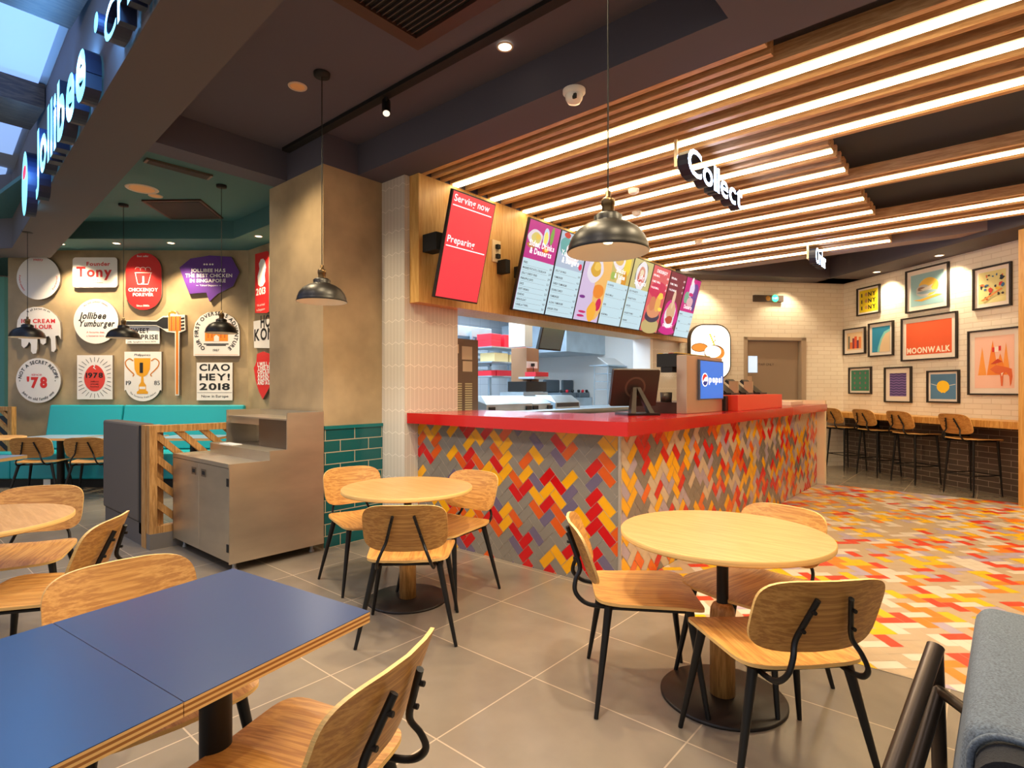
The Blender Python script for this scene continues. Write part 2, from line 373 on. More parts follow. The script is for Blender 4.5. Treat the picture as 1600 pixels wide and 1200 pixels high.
# far walls: door wall and picture wall
WA = math.radians(90 + 40.5 + 8.4); DW = Vector((math.cos(WA), math.sin(WA), 0)); KK = dp(1318, 608, 10.27); KK.z = 0
RW = Fr(KK, -DW, UP)                      # picture wall: right = towards the camera
DRW = Fr(KK, (math.sin(WA), -math.cos(WA), 0), UP)   # door wall: right = towards the corner
def on(fr, px, py, c=0.0):
    r = ray(px, py); o = fr.o + fr.n * c; t = (o - Vector((0, 0, CH))).dot(fr.n) / r.dot(fr.n); p = Vector((0, 0, CH)) + r * t - fr.o
    return p.dot(fr.r), p.dot(fr.u)
def orient(o, fr):     # turn an object's own axes to the wall so its brick pattern runs along it
    Mx = Matrix((fr.r, fr.n * -1, fr.u)).transposed().to_4x4(); Mx.translation = fr.o
    o.data.transform(Mx.inverted() @ Matrix.Translation(o.location)); o.matrix_world = Mx; return o
ZP = 3.32
o = MB().box((0, 0, -.15), (9, ZP, 0), WBRICK, RW).build('wall_right', kind='structure', loc=(0, 0, 0)); orient(o, RW)
o = MB().box((0.05, 0, 0.001), (4.44, .92, .012), DBRICK, RW).build('wall_lower', kind='structure', loc=(0, 0, 0)); orient(o, RW)
da0, _ = on(DRW, 1162, 600); da1, _ = on(DRW, 1258, 600); _, dtop = on(DRW, 1200, 527)
AM = (-4.39 - KK.x) / DRW.r.x
m = MB().box((AM, 0, -.15), (da0, ZP, 0), WBRICK, DRW).box((da1, 0, -.15), (0, ZP, 0), WBRICK, DRW).box((da0, dtop, -.15), (da1, ZP, 0), WBRICK, DRW)
o = m.build('wall_far', kind='structure', loc=(0, 0, 0)); orient(o, DRW)
DOORM = mat('door_grey', (150, 130, 112), .5); DFR = mat('door_frame_grey', (172, 152, 132), .5)
dm = MB().box((da0 + .06, 0.01, -.10), (da1 - .10, dtop - .06, -.06), DOORM, DRW)
door = dm.build('door_1', kind='structure')
MB().box((da0, 0, -.12), (da0 + .055, dtop, .03), DFR, DRW).box((da1 - .09, 0, -.12), (da1, dtop, .03), DFR, DRW).box((da0, dtop - .055, -.12), (da1, dtop, .03), DFR, DRW).build('door_frame', parent=door)
a0, b1 = on(DRW, 1172, 556); a1, b0 = on(DRW, 1186, 582)
MB().box((a0, b0, -.06), (a1, b1, -.052), mat('door_glass', (190, 214, 240), .2, emit=.9), DRW).build('glass_pane', parent=door)
MB().text('STAFF', *on(DRW, 1196, 572), .085, TXT, DRW, -.058, .0, 'c').text('ONLY', *on(DRW, 1207, 569), .085, TXT, DRW, -.058, .0, 'l').build('lettering', parent=door, label='small dark lettering') if False else None
MB().text('STAFF ONLY', *on(DRW, 1199, 571), .06, mat('ink_grey', (70, 60, 56), .6), DRW, -.057, .0, 'c').build('lettering', parent=door)
a, b = on(DRW, 1174, 592); MB().box((a - .09, b - .09, -.06), (a + .03, b + .05, -.03), STEEL, DRW).build('door_handle', parent=door)
def soff(name, fr, a0, a1, w, z0, z1, m): return struct(MB().box((a0, z0, .0), (a1, z1, w), m, fr), name)
SOF = mat('soffit_dark', (84, 78, 84), .8)
soff('ceiling', DRW, -6, 0.3, .45, ZP, ZM, SOF); soff('ceiling', RW, -.3, 9, .62, ZP, ZM, SOF)
# booth corner
BD = 8.7; BW = Fr(dp(388, HY, BD) - UP * CH, RT, UP); BCX, BCY = BW.o.x, BW.o.y       # booth wall, origin at its corner; right = along the wall
BW2 = Fr((BCX, BCY, 0), (1, 0, 0), UP)    # short return wall parallel to the servery grid
ZB = 3.55
o = MB().box((-3.72, 0, -.15), (0.0, ZB, 0), CONC, BW); struct(o, 'wall_booth')
struct(MB().box((0, 0, -.15), (3.6, ZB, 0), CONC, BW2), 'wall_booth')
TEALW = mat('teal_wall', (96, 160, 148), .7)
lw0 = dp(15, HY, 9.6) - UP * CH
struct(MB().box((-4, .95, 0), (0, 3.3, .1), TEALW, Fr(lw0, RT, UP)).box((-4, 0, 0), (0, .95, .1), mat('dark_blue_wall', (30, 52, 66), .6), Fr(lw0, RT, UP)), 'wall_left')
E1 = zp(365, 373, ZB); Ie = (E1.x, E1.y)
def q2(v): return (v.x, v.y)
lf = E1 - RT * 6.0; wl = BW.o - RT * 6.0
slab('ceiling', [q2(lf), Ie, q2(BW.o), q2(wl)], ZB, ZT + .1, TEALC)
slab('ceiling', [Ie, (-5.35, Ie[1]), (-5.35, BCY), (BCX, BCY)], ZB, ZT + .1, TEALC)
slab('ceiling', [(-16, .6), (-5.3, 1.5), (-5.3, Ie[1] + .5), (Ie[0], Ie[1] + .5), (-16, Ie[1] + .2)], ZT, ZT + .05, TEALC)
# sign beam at the shop front
def yr(x): return 1.243 - .0617 * x
def yl(x): return .82 - .0593 * x
BEAMM = mat('beam_paint', (92, 86, 88), .75)
FASC = mat('fascia_blue', (70, 84, 100), .55)
m = MB(); xa, xb = -10.4, 4.5
m.prism([(xb, yl(xb)), (xb, yr(xb)), (-10.78, 1.925), (-12.3, .62), (-12.3, .30), (-10.45, yl(-10.45))], ZC, 4.42, BEAMM)
struct(m, 'wall_beam')

# mall ceiling outside: luminous panels between timber beams
MLUM = mat('luminous_panel', (150, 178, 226), .6, emit=1.0, ecol=(146, 180, 236)); DWOOD = wood('dark_timber', (96, 72, 56), (80, 58, 44), (60, 42, 34), (9, 1, 9))
slab('ceiling', [(-16, -6), (6, -6), (6, yl(6) + .1), (-16, yl(-16) + .1)], 4.46, 4.5, mat('mall_ceiling', (190, 190, 196), .8))
for x in (-12.45, -10.0, -7.55, -5.1, -2.65, -.2):
    x0, x1 = x + .36, x + 2.09
    slab('ceiling', [(x0, -5.5), (x1, -5.5), (x1, yl(x1) - .06), (x0, yl(x0) - .06)], 4.43, 4.458, MLUM)
for x in (-7.55, -5.1):
    tag(MB().box((x - .355, -5.8, 4.2), (x + .355, yl(x) - .03, 4.44), DWOOD).build('ceiling_beam'), 'dark timber beam crossing between the two luminous ceiling panels at left' if x == -7.55 else 'dark timber beam at the top edge above the shop sign', 'beam', 'timber beams of the mall ceiling')
# mall end and room outer walls (unlit surroundings)
sbox('wall_outer', (-16, -6, 0), (-15.9, 9, 4.5), mat('mall_grey', (150, 140, 136), .7))
sbox('wall_outer', (5.5, .8, 0), (5.6, 14, 3.7), mat('outer_wall', (190, 176, 160), .8))
# ------------------------------------------------------------------ slatted ceiling and its light strips
def xend(y):
    for lim, x in ((3.6, -.99), (5.10, 2.6), (6.05, -1.006), (6.62, 2.6), (7.62, -1.01), (8.62, 2.6), (9.9, -1.03)):
        if y < lim: return x
LED = mat('led_strip', (255, 244, 224), .5, emit=14.0, ecol=(255, 228, 176))
sc_ = empty('slat_ceiling', (-3.99, 3.4, ZC), 'timber slat ceiling of long thin battens over the ordering area', 'ceiling')
ys = sorted([y for y, _ in STRIPS]); mids = []
for a, b in zip(ys, ys[1:]): mids += [a + (b - a) / 3, a + 2 * (b - a) / 3]
mids = [3.412, 3.622 - .09, 3.622 + .02] + mids + [9.10]
m = MB()
for y in mids: m.box((-3.99, y - .024, ZC), (xend(y), y + .024, ZC + .10), SLAT)
m.build('slats', parent=sc_, loc=(-3.99, 3.4, ZC))
m = MB()
for y in ys:
    x1 = xend(y); m.box((-3.99, y - .056, ZC + .004), (x1, y + .056, ZC + .10), SLAT)
m.build('light_channels', parent=sc_, loc=(-3.99, 3.4, ZC))
words = ['nearest the dark soffit', 'second from the dark soffit, running out of view', 'third from the dark soffit, running out of view', 'fourth, ending just beside the raised dark panel', 'fifth, ending one slat group behind the fourth', 'sixth, a long one crossing to the right edge', 'seventh, a short one ending mid ceiling', 'eighth, a short one just behind the seventh', 'ninth, a long one crossing to the right edge', 'tenth, a long one just in front of the last', 'last and farthest, short, ending near the Order sign']
for y, wd in zip(ys, words):
    x1 = xend(y); o = MB().box((-3.97, y - .034, ZC - .012), (x1 - .004, y + .034, ZC + .0035), LED).build('light_strip')
    tag(o, 'warm light strip among ceiling slats, ' + wd, 'light', 'light strips in the slat ceiling')
# ------------------------------------------------------------------ service counter
CX, CY = -1.96, 3.45
sc = empty('service_counter', (-2.4, 4.2, 0), 'L-shaped service counter faced in red, yellow, orange and grey herringbone tiles', 'counter')
core = MB().box((-4.118, CY + .012, 0), (CX - .012, 4.2, 1.083), mat('cabinet_core', (90, 60, 50), .7)).box((-2.66, 4.2, 0), (CX - .012, 9.23, 1.083), mat('cabinet_core', (90, 60, 50), .7)).build('cabinet', parent=sc)
m = MB(); fr = Fr((-4.118, CY + .011, 0), (1, 0, 0), UP); w = 4.118 + CX - .012
m.box((0, 0, 0), (w, 1.083, .003), GROUT, fr); herring(m, fr, w, 1.083, .0745, math.radians(45), PALW, .004, .006, 11); m.build('tile_facing', parent=sc, label='herringbone tiles on the short side of the counter')
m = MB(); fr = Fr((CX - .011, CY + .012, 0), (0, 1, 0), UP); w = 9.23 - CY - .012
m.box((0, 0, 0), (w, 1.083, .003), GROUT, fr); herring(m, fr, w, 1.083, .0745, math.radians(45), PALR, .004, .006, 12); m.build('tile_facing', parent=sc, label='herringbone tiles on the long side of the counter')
MB().tube([(CX - .008, CY + .008, .0), (CX - .008, CY + .008, 1.083)], .014, mat('trim_metal', (196, 186, 176), .35, .6), 8).build('corner_trim', parent=sc)
MB().box((-2.95, 9.235, 0), (-1.86, 9.33, 1.235), mat('cream_panel', (236, 214, 182), .5)).build('end_panel', parent=sc, label='cream end panel')
m = MB().prism([(-4.115, 3.32), (-1.83, 3.32), (-1.83, 9.232), (-2.75, 9.232), (-2.75, 4.3), (-4.115, 4.3)], 1.085, 1.18, RED)
tag(m.build('counter_worktop', bevel=.003), 'glossy red worktop running round the corner of the tiled counter', 'worktop')
# ------------------------------------------------------------------ screens on the timber bulkhead
SFR = mat('screen_frame', (34, 28, 26), .4)
def sfont(m, st, a, b, s, mt, fr, **k): m.text(st, a, b, s, mt, fr, .0045, **k)
def em(name, col, e=1.0): return mat('scr_' + name, tuple(v * .3 for v in col), .35, emit=e, ecol=col)
XB, ZB0, XT, ZT0 = -3.85, 2.235, -3.60, 3.165
def screen(y0, y1, label, group=None, name='menu_screen'):
    u = Vector((XT - XB, 0, ZT0 - ZB0)); H = u.length; fr = Fr((XB, y0, ZB0), (0, 1, 0), u); w = y1 - y0
    o = MB().box((.003, 0, -.035), (w - .003, H, 0), SFR, fr).build(name, bevel=.003); tag(o, label, 'screen', group)
    return o, fr, w, H
def picpart(mb, o, name='picture', **k): return mb.build(name, parent=o, **k)
o, fr, w, H = screen(3.415, 3.985, 'tall red order status screen headed Serving now and Preparing', name='status_screen')
SRED = em('red', (250, 62, 74), .95)
picpart(MB().flat([(.014, .014), (w - .014, .014), (w - .014, H - .014), (.014, H - .014)], .002, SRED, fr), o, 'display')
SW = em('white', (255, 245, 245), 1.2)
m = MB(); sfont(m, 'Serving now', .035, H - .095, .085, SW, fr, align='l', bold=.015); m.flat([(.03, H - .135), (w - .04, H - .135), (w - .04, H - .125), (.03, H - .125)], .0045, SW, fr); m.build('lettering', parent=o); m = MB()
sfont(m, 'Preparing', .035, H * .53, .085, SW, fr, align='l', bold=.015); m.flat([(.03, H * .49), (w - .04, H * .49), (w - .04, H * .49 + .01), (.03, H * .49 + .01)], .0045, SW, fr); m.build('lettering', parent=o)
MB().box((-3.985, 3.40, 2.66), (-3.80, 3.52, 2.82), BLACKM).build('wall_bracket', parent=o)
INK = em('ink', (50, 60, 70), .3)
LBL = em('pale_blue', (196, 226, 238), .95)
def bl(cx, cy, rx, ry, seed, n=26, wob=.12):
    r = random.Random(seed); ph = [r.uniform(0, 6.28) for _ in range(3)]
    return [(cx + rx * math.cos(q) * (1 + wob * math.sin(3 * q + ph[0]) * .5 + wob * .4 * math.sin(5 * q + ph[1])), cy + ry * math.sin(q) * (1 + wob * math.sin(2 * q + ph[2]) * .5)) for q in [2 * math.pi * k / n for k in range(n)]]
def food(m, fr, specs, seed):
    c = .0035
    for i, (col, cx, cy, rx, ry) in enumerate(specs):
        m.flat(bl(cx, cy, rx, ry, seed * 31 + i), c, em('c%d_%d_%d' % col, col, .9), fr); c += .0002
Y0, PW = 4.50, .5606
menus = [
 ('menu screen for sides, drinks and desserts, leftmost of the row', (196, 40, 140), ['Sides, Drinks', '& Desserts'], ['FRIES', 'MASHED POTATO, COLESLAW', 'JOLLY CHEESY FRIES', 'PINEAPPLE JUICE', 'JUICE', 'SOFT DRINKS', 'SUNDAE', 'PEPSI FLOAT', 'VANILLA TWIRL'], ['3.0', '2.9', '3.9', '3.2', '4.2', '2.2', '3.5', '4.0', '2.0'],
  [((232, 220, 232), .15, .78, .12, .09), ((222, 206, 120), .16, .78, .08, .06), ((236, 200, 90), .19, .80, .04, .03), ((206, 226, 246), .32, .82, .05, .10), ((250, 236, 120), .32, .81, .035, .07), ((120, 170, 70), .42, .85, .03, .09), ((190, 120, 60), .10, .70, .07, .03), ((230, 80, 40), .35, .69, .06, .04), ((250, 210, 90), .36, .69, .03, .02)]),
 ('menu screen for burgers, second from the left of the row', (176, 196, 220), ['Yumburgers', '& Burgers'], ['JOLLY SAVINGS', 'YUMBURGER', 'CHEESY YUMBURGER', 'DOUBLE CHEESY', 'YUMBURGER', 'ALOHA YUMBURGER', 'BURGER STEAK'], ['5.9', '4.2', '4.9', '5.5', '6.2', '6.9', '7.2'],
  [((90, 170, 170), .14, .80, .11, .10), ((240, 236, 240), .30, .74, .15, .12), ((140, 70, 30), .40, .80, .11, .10), ((210, 130, 50), .41, .84, .09, .05), ((80, 40, 20), .41, .77, .09, .03), ((250, 210, 80), .40, .755, .08, .02), ((200, 40, 40), .13, .92, .06, .03), ((226, 40, 90), .49, .62, .035, .035)]),
 ('menu screen with a large fried chicken picture on lilac and orange ground', (214, 196, 232), [], [], [],
  [((244, 190, 110), .46, .55, .16, .5), ((232, 226, 240), .26, .66, .17, .17), ((220, 170, 60), .27, .66, .11, .10), ((240, 200, 90), .29, .69, .07, .05), ((240, 140, 50), .42, .40, .12, .09), ((210, 20, 90), .48, .24, .06, .08), ((250, 180, 60), .36, .14, .10, .12), ((120, 40, 140), .10, .30, .06, .02), ((200, 30, 110), .16, .12, .08, .015), ((200, 30, 110), .14, .07, .08, .015), ((110, 50, 160), .10, .86, .05, .03)]),
 ('menu screen for snacks and meals, with yellow food above four price lines', (206, 186, 110), ['Snacks', '& Value'], ['FAVORITES', 'SNACK MEALS', 'SIDES', 'KIDDIE MEAL'], ['6.5', '4.9', '3.9', '5.9'],
  [((240, 232, 240), .20, .84, .15, .12), ((230, 190, 100), .20, .85, .10, .07), ((244, 214, 70), .42, .80, .08, .14), ((220, 150, 40), .40, .62, .06, .12), ((160, 190, 90), .12, .64, .06, .05), ((250, 240, 220), .28, .58, .06, .06)]),
 ('menu screen for spaghetti, with an oval plate of red pasta', (206, 196, 132), ['Jolly', 'Spaghetti'], ['JOLLY SPAGHETTI', 'SPAGHETTI WITH', 'CHICKEN', 'SPAGHETTI FAMILY', 'SHARING'], ['5.2', '7.9', '', '15.9', ''],
  [((70, 76, 100), .27, .74, .165, .205), ((240, 238, 244), .27, .74, .155, .19), ((220, 150, 130), .27, .74, .10, .13), ((206, 70, 60), .27, .70, .08, .08), ((240, 220, 190), .27, .78, .05, .05), ((230, 30, 80), .49, .52, .03, .03)]),
 ('menu screen in coral with a bowl of fried chicken pieces', (226, 96, 104), ['CHICKENJOY'], [], [],
  [((214, 40, 90), .28, .62, .26, .12), ((200, 180, 120), .28, .10, .26, .12), ((60, 54, 80), .28, .25, .22, .10), ((226, 150, 110), .28, .34, .21, .12), ((214, 130, 90), .20, .42, .09, .11), ((240, 180, 90), .36, .44, .08, .13), ((250, 210, 80), .40, .55, .08, .05), ((250, 226, 90), .46, .36, .06, .03)]),
 ('menu screen in maroon with one fried chicken in a bucket above pink lettering', (130, 40, 64), ['CHICKENJOY'], [], [],
  [((214, 20, 140), .28, .30, .26, .24), ((214, 20, 140), .28, .08, .26, .07), ((240, 232, 240), .28, .30, .17, .20), ((224, 180, 140), .28, .38, .14, .14), ((236, 200, 170), .28, .56, .05, .14), ((190, 70, 50), .28, .24, .12, .06)]),
 ('menu screen with a tall ice cream sundae on magenta, rightmost of the row', (206, 20, 130), ['Desserts'], ['SUNDAE', 'CONE', 'PIES'], ['3.5 4.0', '2.0 2.5', '2.8 3.2'],
  [((110, 60, 150), .40, .70, .13, .20), ((236, 226, 250), .27, .78, .09, .12), ((250, 246, 240), .24, .90, .04, .07), ((120, 180, 150), .14, .64, .08, .10), ((214, 30, 120), .28, .70, .08, .03), ((232, 180, 190), .30, .58, .12, .08), ((90, 60, 140), .46, .56, .06, .12)])]
for i, (lb, bg, head, items, prices, fd) in enumerate(menus):
    o, fr, w, H = screen(Y0 + PW * i, Y0 + PW * (i + 1), lb, 'menu screens above the servery opening')
    k = H / .965
    picpart(MB().flat([(.014, .014), (w - .014, .014), (w - .014, H - .014), (.014, H - .014)], .002, em('bg%d' % i, bg, .9), fr), o, 'display')
    m = MB(); food(m, fr, [(c, a, b * k, rx, ry) for c, a, b, rx, ry in fd], i); m.build('food_picture', parent=o)
    m = MB()
    if items:
        top = .56 if i != 7 else .42
        MB().flat([(.014, .014), (w - .014, .014), (w - .014, top), (.014, top)], .0048, LBL, fr).build('price_panel', parent=o)
        n = len(items); st = (top - .06) / n
        for j, (it, pr_) in enumerate(zip(items, prices)):
            yy = top - .055 - j * st
            m.text(it, .035, yy, .030, INK, fr, .0056, .02, 'l', sx=.9)
            if pr_: m.text(pr_, w - .035, yy - .012, .030, INK, fr, .0056, .02, 'r')
            m.flat([(.035, yy - .018), (w - .1, yy - .018), (w - .1, yy - .0165), (.035, yy - .0165)], .0056, INK, fr)
    if m.f: m.build('price_list', parent=o); m = MB()
    if head:
        for j, t in enumerate(head):
            yy = (.62 if items else (.13 if i == 6 else .86)) + (len(head) - 1 - j) * .075
            if i == 7: yy = .47
            m.text(t, w / 2, yy, .085 if items else .06, SW, fr, .0058, .03, 'c', sx=.85)
        if i in (5, 6):
            for j in range(3): m.text(['PERI MEAL', 'FAMILY MEAL', 'VALUE MEAL'][j], .04, .80 - j * .085 + (.04 if i == 6 else 0), .04, SW, fr, .0058, .02, 'l'); m.text(['8.9', '26', '12'][j], w - .04, .80 - j * .085 + (.04 if i == 6 else 0), .04, SW, fr, .0058, .02, 'r')
    if m.f: m.build('lettering', parent=o)
    MB().box((-3.985, (Y0 + PW * i) + .2, 2.62), (-3.79, (Y0 + PW * i) + .34, 2.74), BLACKM).build('wall_mount', parent=o)
o = MB().box((-3.985, 4.42, 2.62), (-3.86, 4.49, 2.76), BLACKM).build('screen_bracket'); tag(o, 'black mounting bracket sticking out left of the first menu screen', 'bracket')
o = MB().box((-3.99, 4.34, 2.74), (-3.975, 4.47, 2.97), mat('socket_cream', (236, 214, 170), .4)).build('wall_socket'); tag(o, 'cream twin socket with black plugs on the timber bulkhead', 'socket')
m = MB()
for z in (2.80, 2.90): m.box((-3.975, 4.385, z - .022), (-3.94, 4.43, z + .022), BLACKM)
m.build('plug', parent=o)
# ------------------------------------------------------------------ hanging signs
BACKLIT = mat('sign_face', (235, 245, 255), .4, emit=22, ecol=(176, 206, 255)); SIDE = mat('sign_side', (74, 82, 104), .4, emit=1.0, ecol=(50, 100, 225)); depth_mat[0] = SIDE
def hang(word, y0, y1, z0, X, name, label, posts):
    fr = Fr((X, y0, z0), (0, 1, 0), UP); t = empty(name, (X, (y0 + y1) / 2, z0), label, 'sign')
    m = MB(); m.text(word, 0, 0, .30, BACKLIT, fr, 0.06, .010, 'l', depth=.09, fit=(y1 - y0)); m.build('lettering', parent=t, label='backlit white letters')
    for a in posts: MB().box((a - .012, .12, -.06), (a + .012, ZC - z0, -.035), STEEL, fr).build('hanger', parent=t)
    MB().box((0.0, .06, -.055), (y1 - y0, .12, -.03), STEEL, fr).build('rail', parent=t)
    return t
# ------------------------------------------------------------------ tables
def round_table(x, y, label, r=.45, rb=.27, post_wood=.42, h=.75):
    t = empty('round_table', (x, y, 0), label, 'table')
    def L(m, n): return m.build(n, parent=t, loc=(x, y, 0))
    L(MB().lathe([(0, h - .026), (r - .004, h - .026), (r, h - .022)], PLY, (x, y, 0), 64).lathe([(r, h - .022), (r, h - .004), (r - .003, h)], PLY, (x, y, 0), 64).lathe([(r - .003, h), (0.0001, h)], TTOP, (x, y, 0), 64, sm=False), 'tabletop')
    L(MB().lathe([(.0001, 0), (rb, 0), (rb, .008), (rb - .006, .014), (.0001, .014)], mat('base_plate', (40, 33, 30), .45, .3), (x, y, 0), 56), 'base_plate')
    L(MB().lathe([(.026, .014), (.026, h - .026)], BLACK, (x, y, 0), 24), 'pole')
    L(MB().lathe([(.001, .0145), (.055, .0145), (.055, post_wood - .05), (.052, post_wood - .02), (.042, post_wood), (.027, post_wood + .008)], FRAMEW, (x, y, 0), 28), 'wooden_sleeve')
    return t
round_table(-.935, 2.574, 'round pale oak table with wood-sleeved pole beside the corner of the tiled counter', .456, .274)
round_table(-2.965, 2.40, 'round pale oak table in front of the pillar, nearest the steel station', .43, .262)
# ------------------------------------------------------------------ chairs
def plate(m, half, zf, th, mt, edge, rings=7, axis='z'):
    """thin bent plywood board: outline half(t)->(a,b); zf(a,b) bend; axis 'z' = seat, 'y' = back"""
    N = 48; out = [half(2 * math.pi * k / N) for k in range(N)]; cx = sum(p[0] for p in out) / N; cy = sum(p[1] for p in out) / N
    top = []; bot = []
    for r in range(1, rings + 1):
        s = r / rings
        for a, b in out:
            A, B = cx + (a - cx) * s, cy + (b - cy) * s; z = zf(A, B)
            top.append((A, B, z + th / 2)); bot.append((A, B, z - th / 2))
    z = zf(cx, cy); top.append((cx, cy, z + th / 2)); bot.append((cx, cy, z - th / 2)); n = rings * N
    def F(p): return p if axis == 'z' else (p[0], p[2], p[1])
    fs = []
    for r in range(rings - 1):
        for k in range(N): fs.append((r * N + k, r * N + (k + 1) % N, (r + 1) * N + (k + 1) % N, (r + 1) * N + k))
    fs += [(n, (k + 1) % N, k) for k in range(N)]
    m.add([F(p) for p in top], fs, mt, True); m.add([F(p) for p in bot], [f[::-1] for f in fs], mt, True)
    e = (rings - 1) * N; vs = [F(p) for p in top[e:e + N]] + [F(p) for p in bot[e:e + N]]
    m.add(vs, [(k, N + k, N + (k + 1) % N, (k + 1) % N) for k in range(N)], edge, True)
def sup(t, ax, bx, p=4.5):
    c, s = math.cos(t), math.sin(t)
    return (ax * math.copysign(abs(c) ** (2 / p), c), bx * math.copysign(abs(s) ** (2 / p), s))
def chair_parts(t, sz=.455, foot=None, stool=False):
    def so(q):
        a, b = sup(q, .238, .235, 7); return (a * (1 + .16 * b / .225 * .5), b + .005)
    def zf(a, b): return sz + .016 * (a / .25) ** 2 + .012 * max(0, (-b - .08) / .15) ** 2 - .012 * max(0, (b - .1) / .13) ** 2 - .004
    m = MB(); plate(m, so, zf, .013, OAK, PLY); m.build('seat', parent=t, local=True)
    bc = sz + .215 - .01; bh = .134
    def bo(q): a, b = sup(q, .226, bh, 4.2); return (a * (1 - .05 * b / bh * 0), b + bc)
    def yf(a, b): return -.300 - .38 * (b - bc) + .045 * (a / .22) ** 2
    m = MB(); plate(m, bo, yf, .012, OAKX, PLY, axis='y'); m.build('backrest', parent=t, local=True)
    for s in (-1, 1):
        pts = smooth([(s * .15, -.10, sz - .02), (s * .152, -.20, sz - .022), (s * .150, -.275, sz - .008), (s * .138, -.318, sz + .035), (s * .118, -.315, sz + .085), (s * .098, -.295, sz + .13), (s * .078, -.318, sz + .20), (s * .056, -.349, sz + .28)], 5)
        m = MB().tube(pts, .0105, BLACK, 8, sx=.8)
        for k in (.17, .24): m.tube([(s * (.10 - (k - .12) * .27), -.312 - (k - .17) * .4, sz + k), (s * (.10 - (k - .12) * .27), -.326 - (k - .17) * .4, sz + k)], .007, BLACK, 6)
        m.build('back_frame', parent=t, local=True)
    m = MB(); c = [(-.17, -.17), (.17, -.17), (.19, .17), (-.19, .17)]; zz = sz - .022
    for i in range(4): m.tube([(*c[i], zz), (*c[(i + 1) % 4], zz)], .008, BLACK, 8)
    m.build('seat_frame', parent=t, local=True)
    F = foot or [(-.27, -.235), (.27, -.235), (.262, .235), (-.262, .235)]
    for i in range(4):
        MB().tube([(*F[i], 0), (F[i][0] + (c[i][0] - F[i][0]) * .96, F[i][1] + (c[i][1] - F[i][1]) * .96, sz - .014)], [.0095, .0185], BLACK, 12).build('leg', parent=t, local=True)
    if stool:
        m = MB(); h = .27; k = h / (sz - .02)
        pts = [(F[i][0] + (c[i][0] - F[i][0]) * k, F[i][1] + (c[i][1] - F[i][1]) * k, h) for i in range(4)]
        for i in range(4): m.tube([pts[i], pts[(i + 1) % 4]], .007, BLACK, 8)
        m.build('footrest', parent=t, local=True)
chairs = [
 (-2.572, 2.105, 44.2, 'oak chair with its back to the camera at the round table by the pillar'),
 (-2.866, 2.675, 186.7, 'oak chair between the round table by the pillar and the tiled counter'),
 (-3.481, 2.434, 257.2, 'oak chair against the teal tiled foot of the pillar'),
 (-1.247, 2.402, 306.1, 'oak chair seen side-on at the left of the round table by the counter corner'),
 (-.63, 2.25, 46.5, 'nearest oak chair with black back bars at the round table by the counter corner'),
 (-.883, 2.809, 166.6, 'oak chair beyond the round table, half on the coloured floor tiles'),
 (-1.34, .70, 110, 'oak chair in the bottom foreground, seen from above behind its curved back'),
 (-2.00, .606, 270, 'oak chair on the far side of the blue table, its broad back facing the table'),
 (-3.38, .545, 144, 'oak chair seen edge-on between the left round table and the steel station'),
 (-4.222, .619, 243.4, 'dark shaded oak chair behind the left round table'),
 (-2.09, .06, 268.5, 'oak chair cut by the left edge at the near blue table'),
 (-9.455, 1.60, 57, 'left one of two oak chairs at the booth tables before the teal banquette'),
 (-8.935, 2.04, 57, 'right one of two oak chairs at the booth tables, beside the grey partition'),
 (-5.02, .02, 225, 'oak chair showing only a curved edge at the far left, behind the round table')]
proto = empty('dining_chair', (0, 0, 0), '', 'chair'); chair_parts(proto)
for i, (x, y, th, lb) in enumerate(chairs):
    o = proto if i == 0 else dup(proto)
    o.location = (x, y, 0.001); o.rotation_euler = (0, 0, math.radians(th)); tag(o, lb, 'chair', 'oak dining chairs with black legs')
# ------------------------------------------------------------------ blue tables
BLUE = mat('blue_laminate', (36, 58, 98), .33)
def plyedge(m, pts, z0, z1, top):
    n = 5; h = (z1 - z0 - .002) / n; d = mat('ply_dark', (150, 96, 44), .55); l = mat('ply_light', (222, 176, 110), .5)
    for i in range(n): m.prism(pts, z0 + i * h, z0 + (i + 1) * h, (l, d)[i % 2])
    m.prism(pts, z1 - .002, z1, top)
def blue_table(P, label, pole, h=.75):
    cx = sum(p[0] for p in P) / 4; cy = sum(p[1] for p in P) / 4; t = empty('square_table', (pole[0], pole[1], 0), label, 'table', 'blue topped square tables in the foreground')
    m = MB(); plyedge(m, P, h - .032, h, BLUE); m.build('tabletop', parent=t)
    MB().lathe([(.04, .014), (.04, h - .034)], BLACK, (*pole, 0), 28).build('pole', parent=t)
    MB().lathe([(.0001, 0), (.25, 0), (.25, .014), (.0001, .014)], BLACK, (*pole, 0), 48).build('base_plate', parent=t)
A_, B_ = zp(578, 955, .75), zp(365, 888, .75); A2, B2 = zp(302, 1095, .75), zp(85, 970, .75)
dv = ((A2 - A_) + (B2 - B_)) / 2; dv = dv.normalized(); A2 = A_ + dv * .545; B2 = B_ + dv * .545
def p2(v): return (v.x, v.y)
blue_table([p2(A_), p2(B_), p2(B2), p2(A2)][::-1], 'blue square table with ply edge whose far corner points at the steel station', p2((A_ + B_) / 2 * .42 + (A2 + B2) / 2 * .58 + Vector((.1, 0, 0))))
g = dv * .002; blue_table([p2(A2 + g), p2(B2 + g), p2(B2 + dv * .60), p2(A2 + dv * .60)][::-1], 'blue square table in the bottom left corner, pushed against the first', p2((A2 + B2) / 2 + dv * .35))
# left round table
c = zp(82, 814, .75); c = c - RT * .43
round_table(c.x, c.y, 'round pale oak table cut by the left edge of the picture', .43, .262)
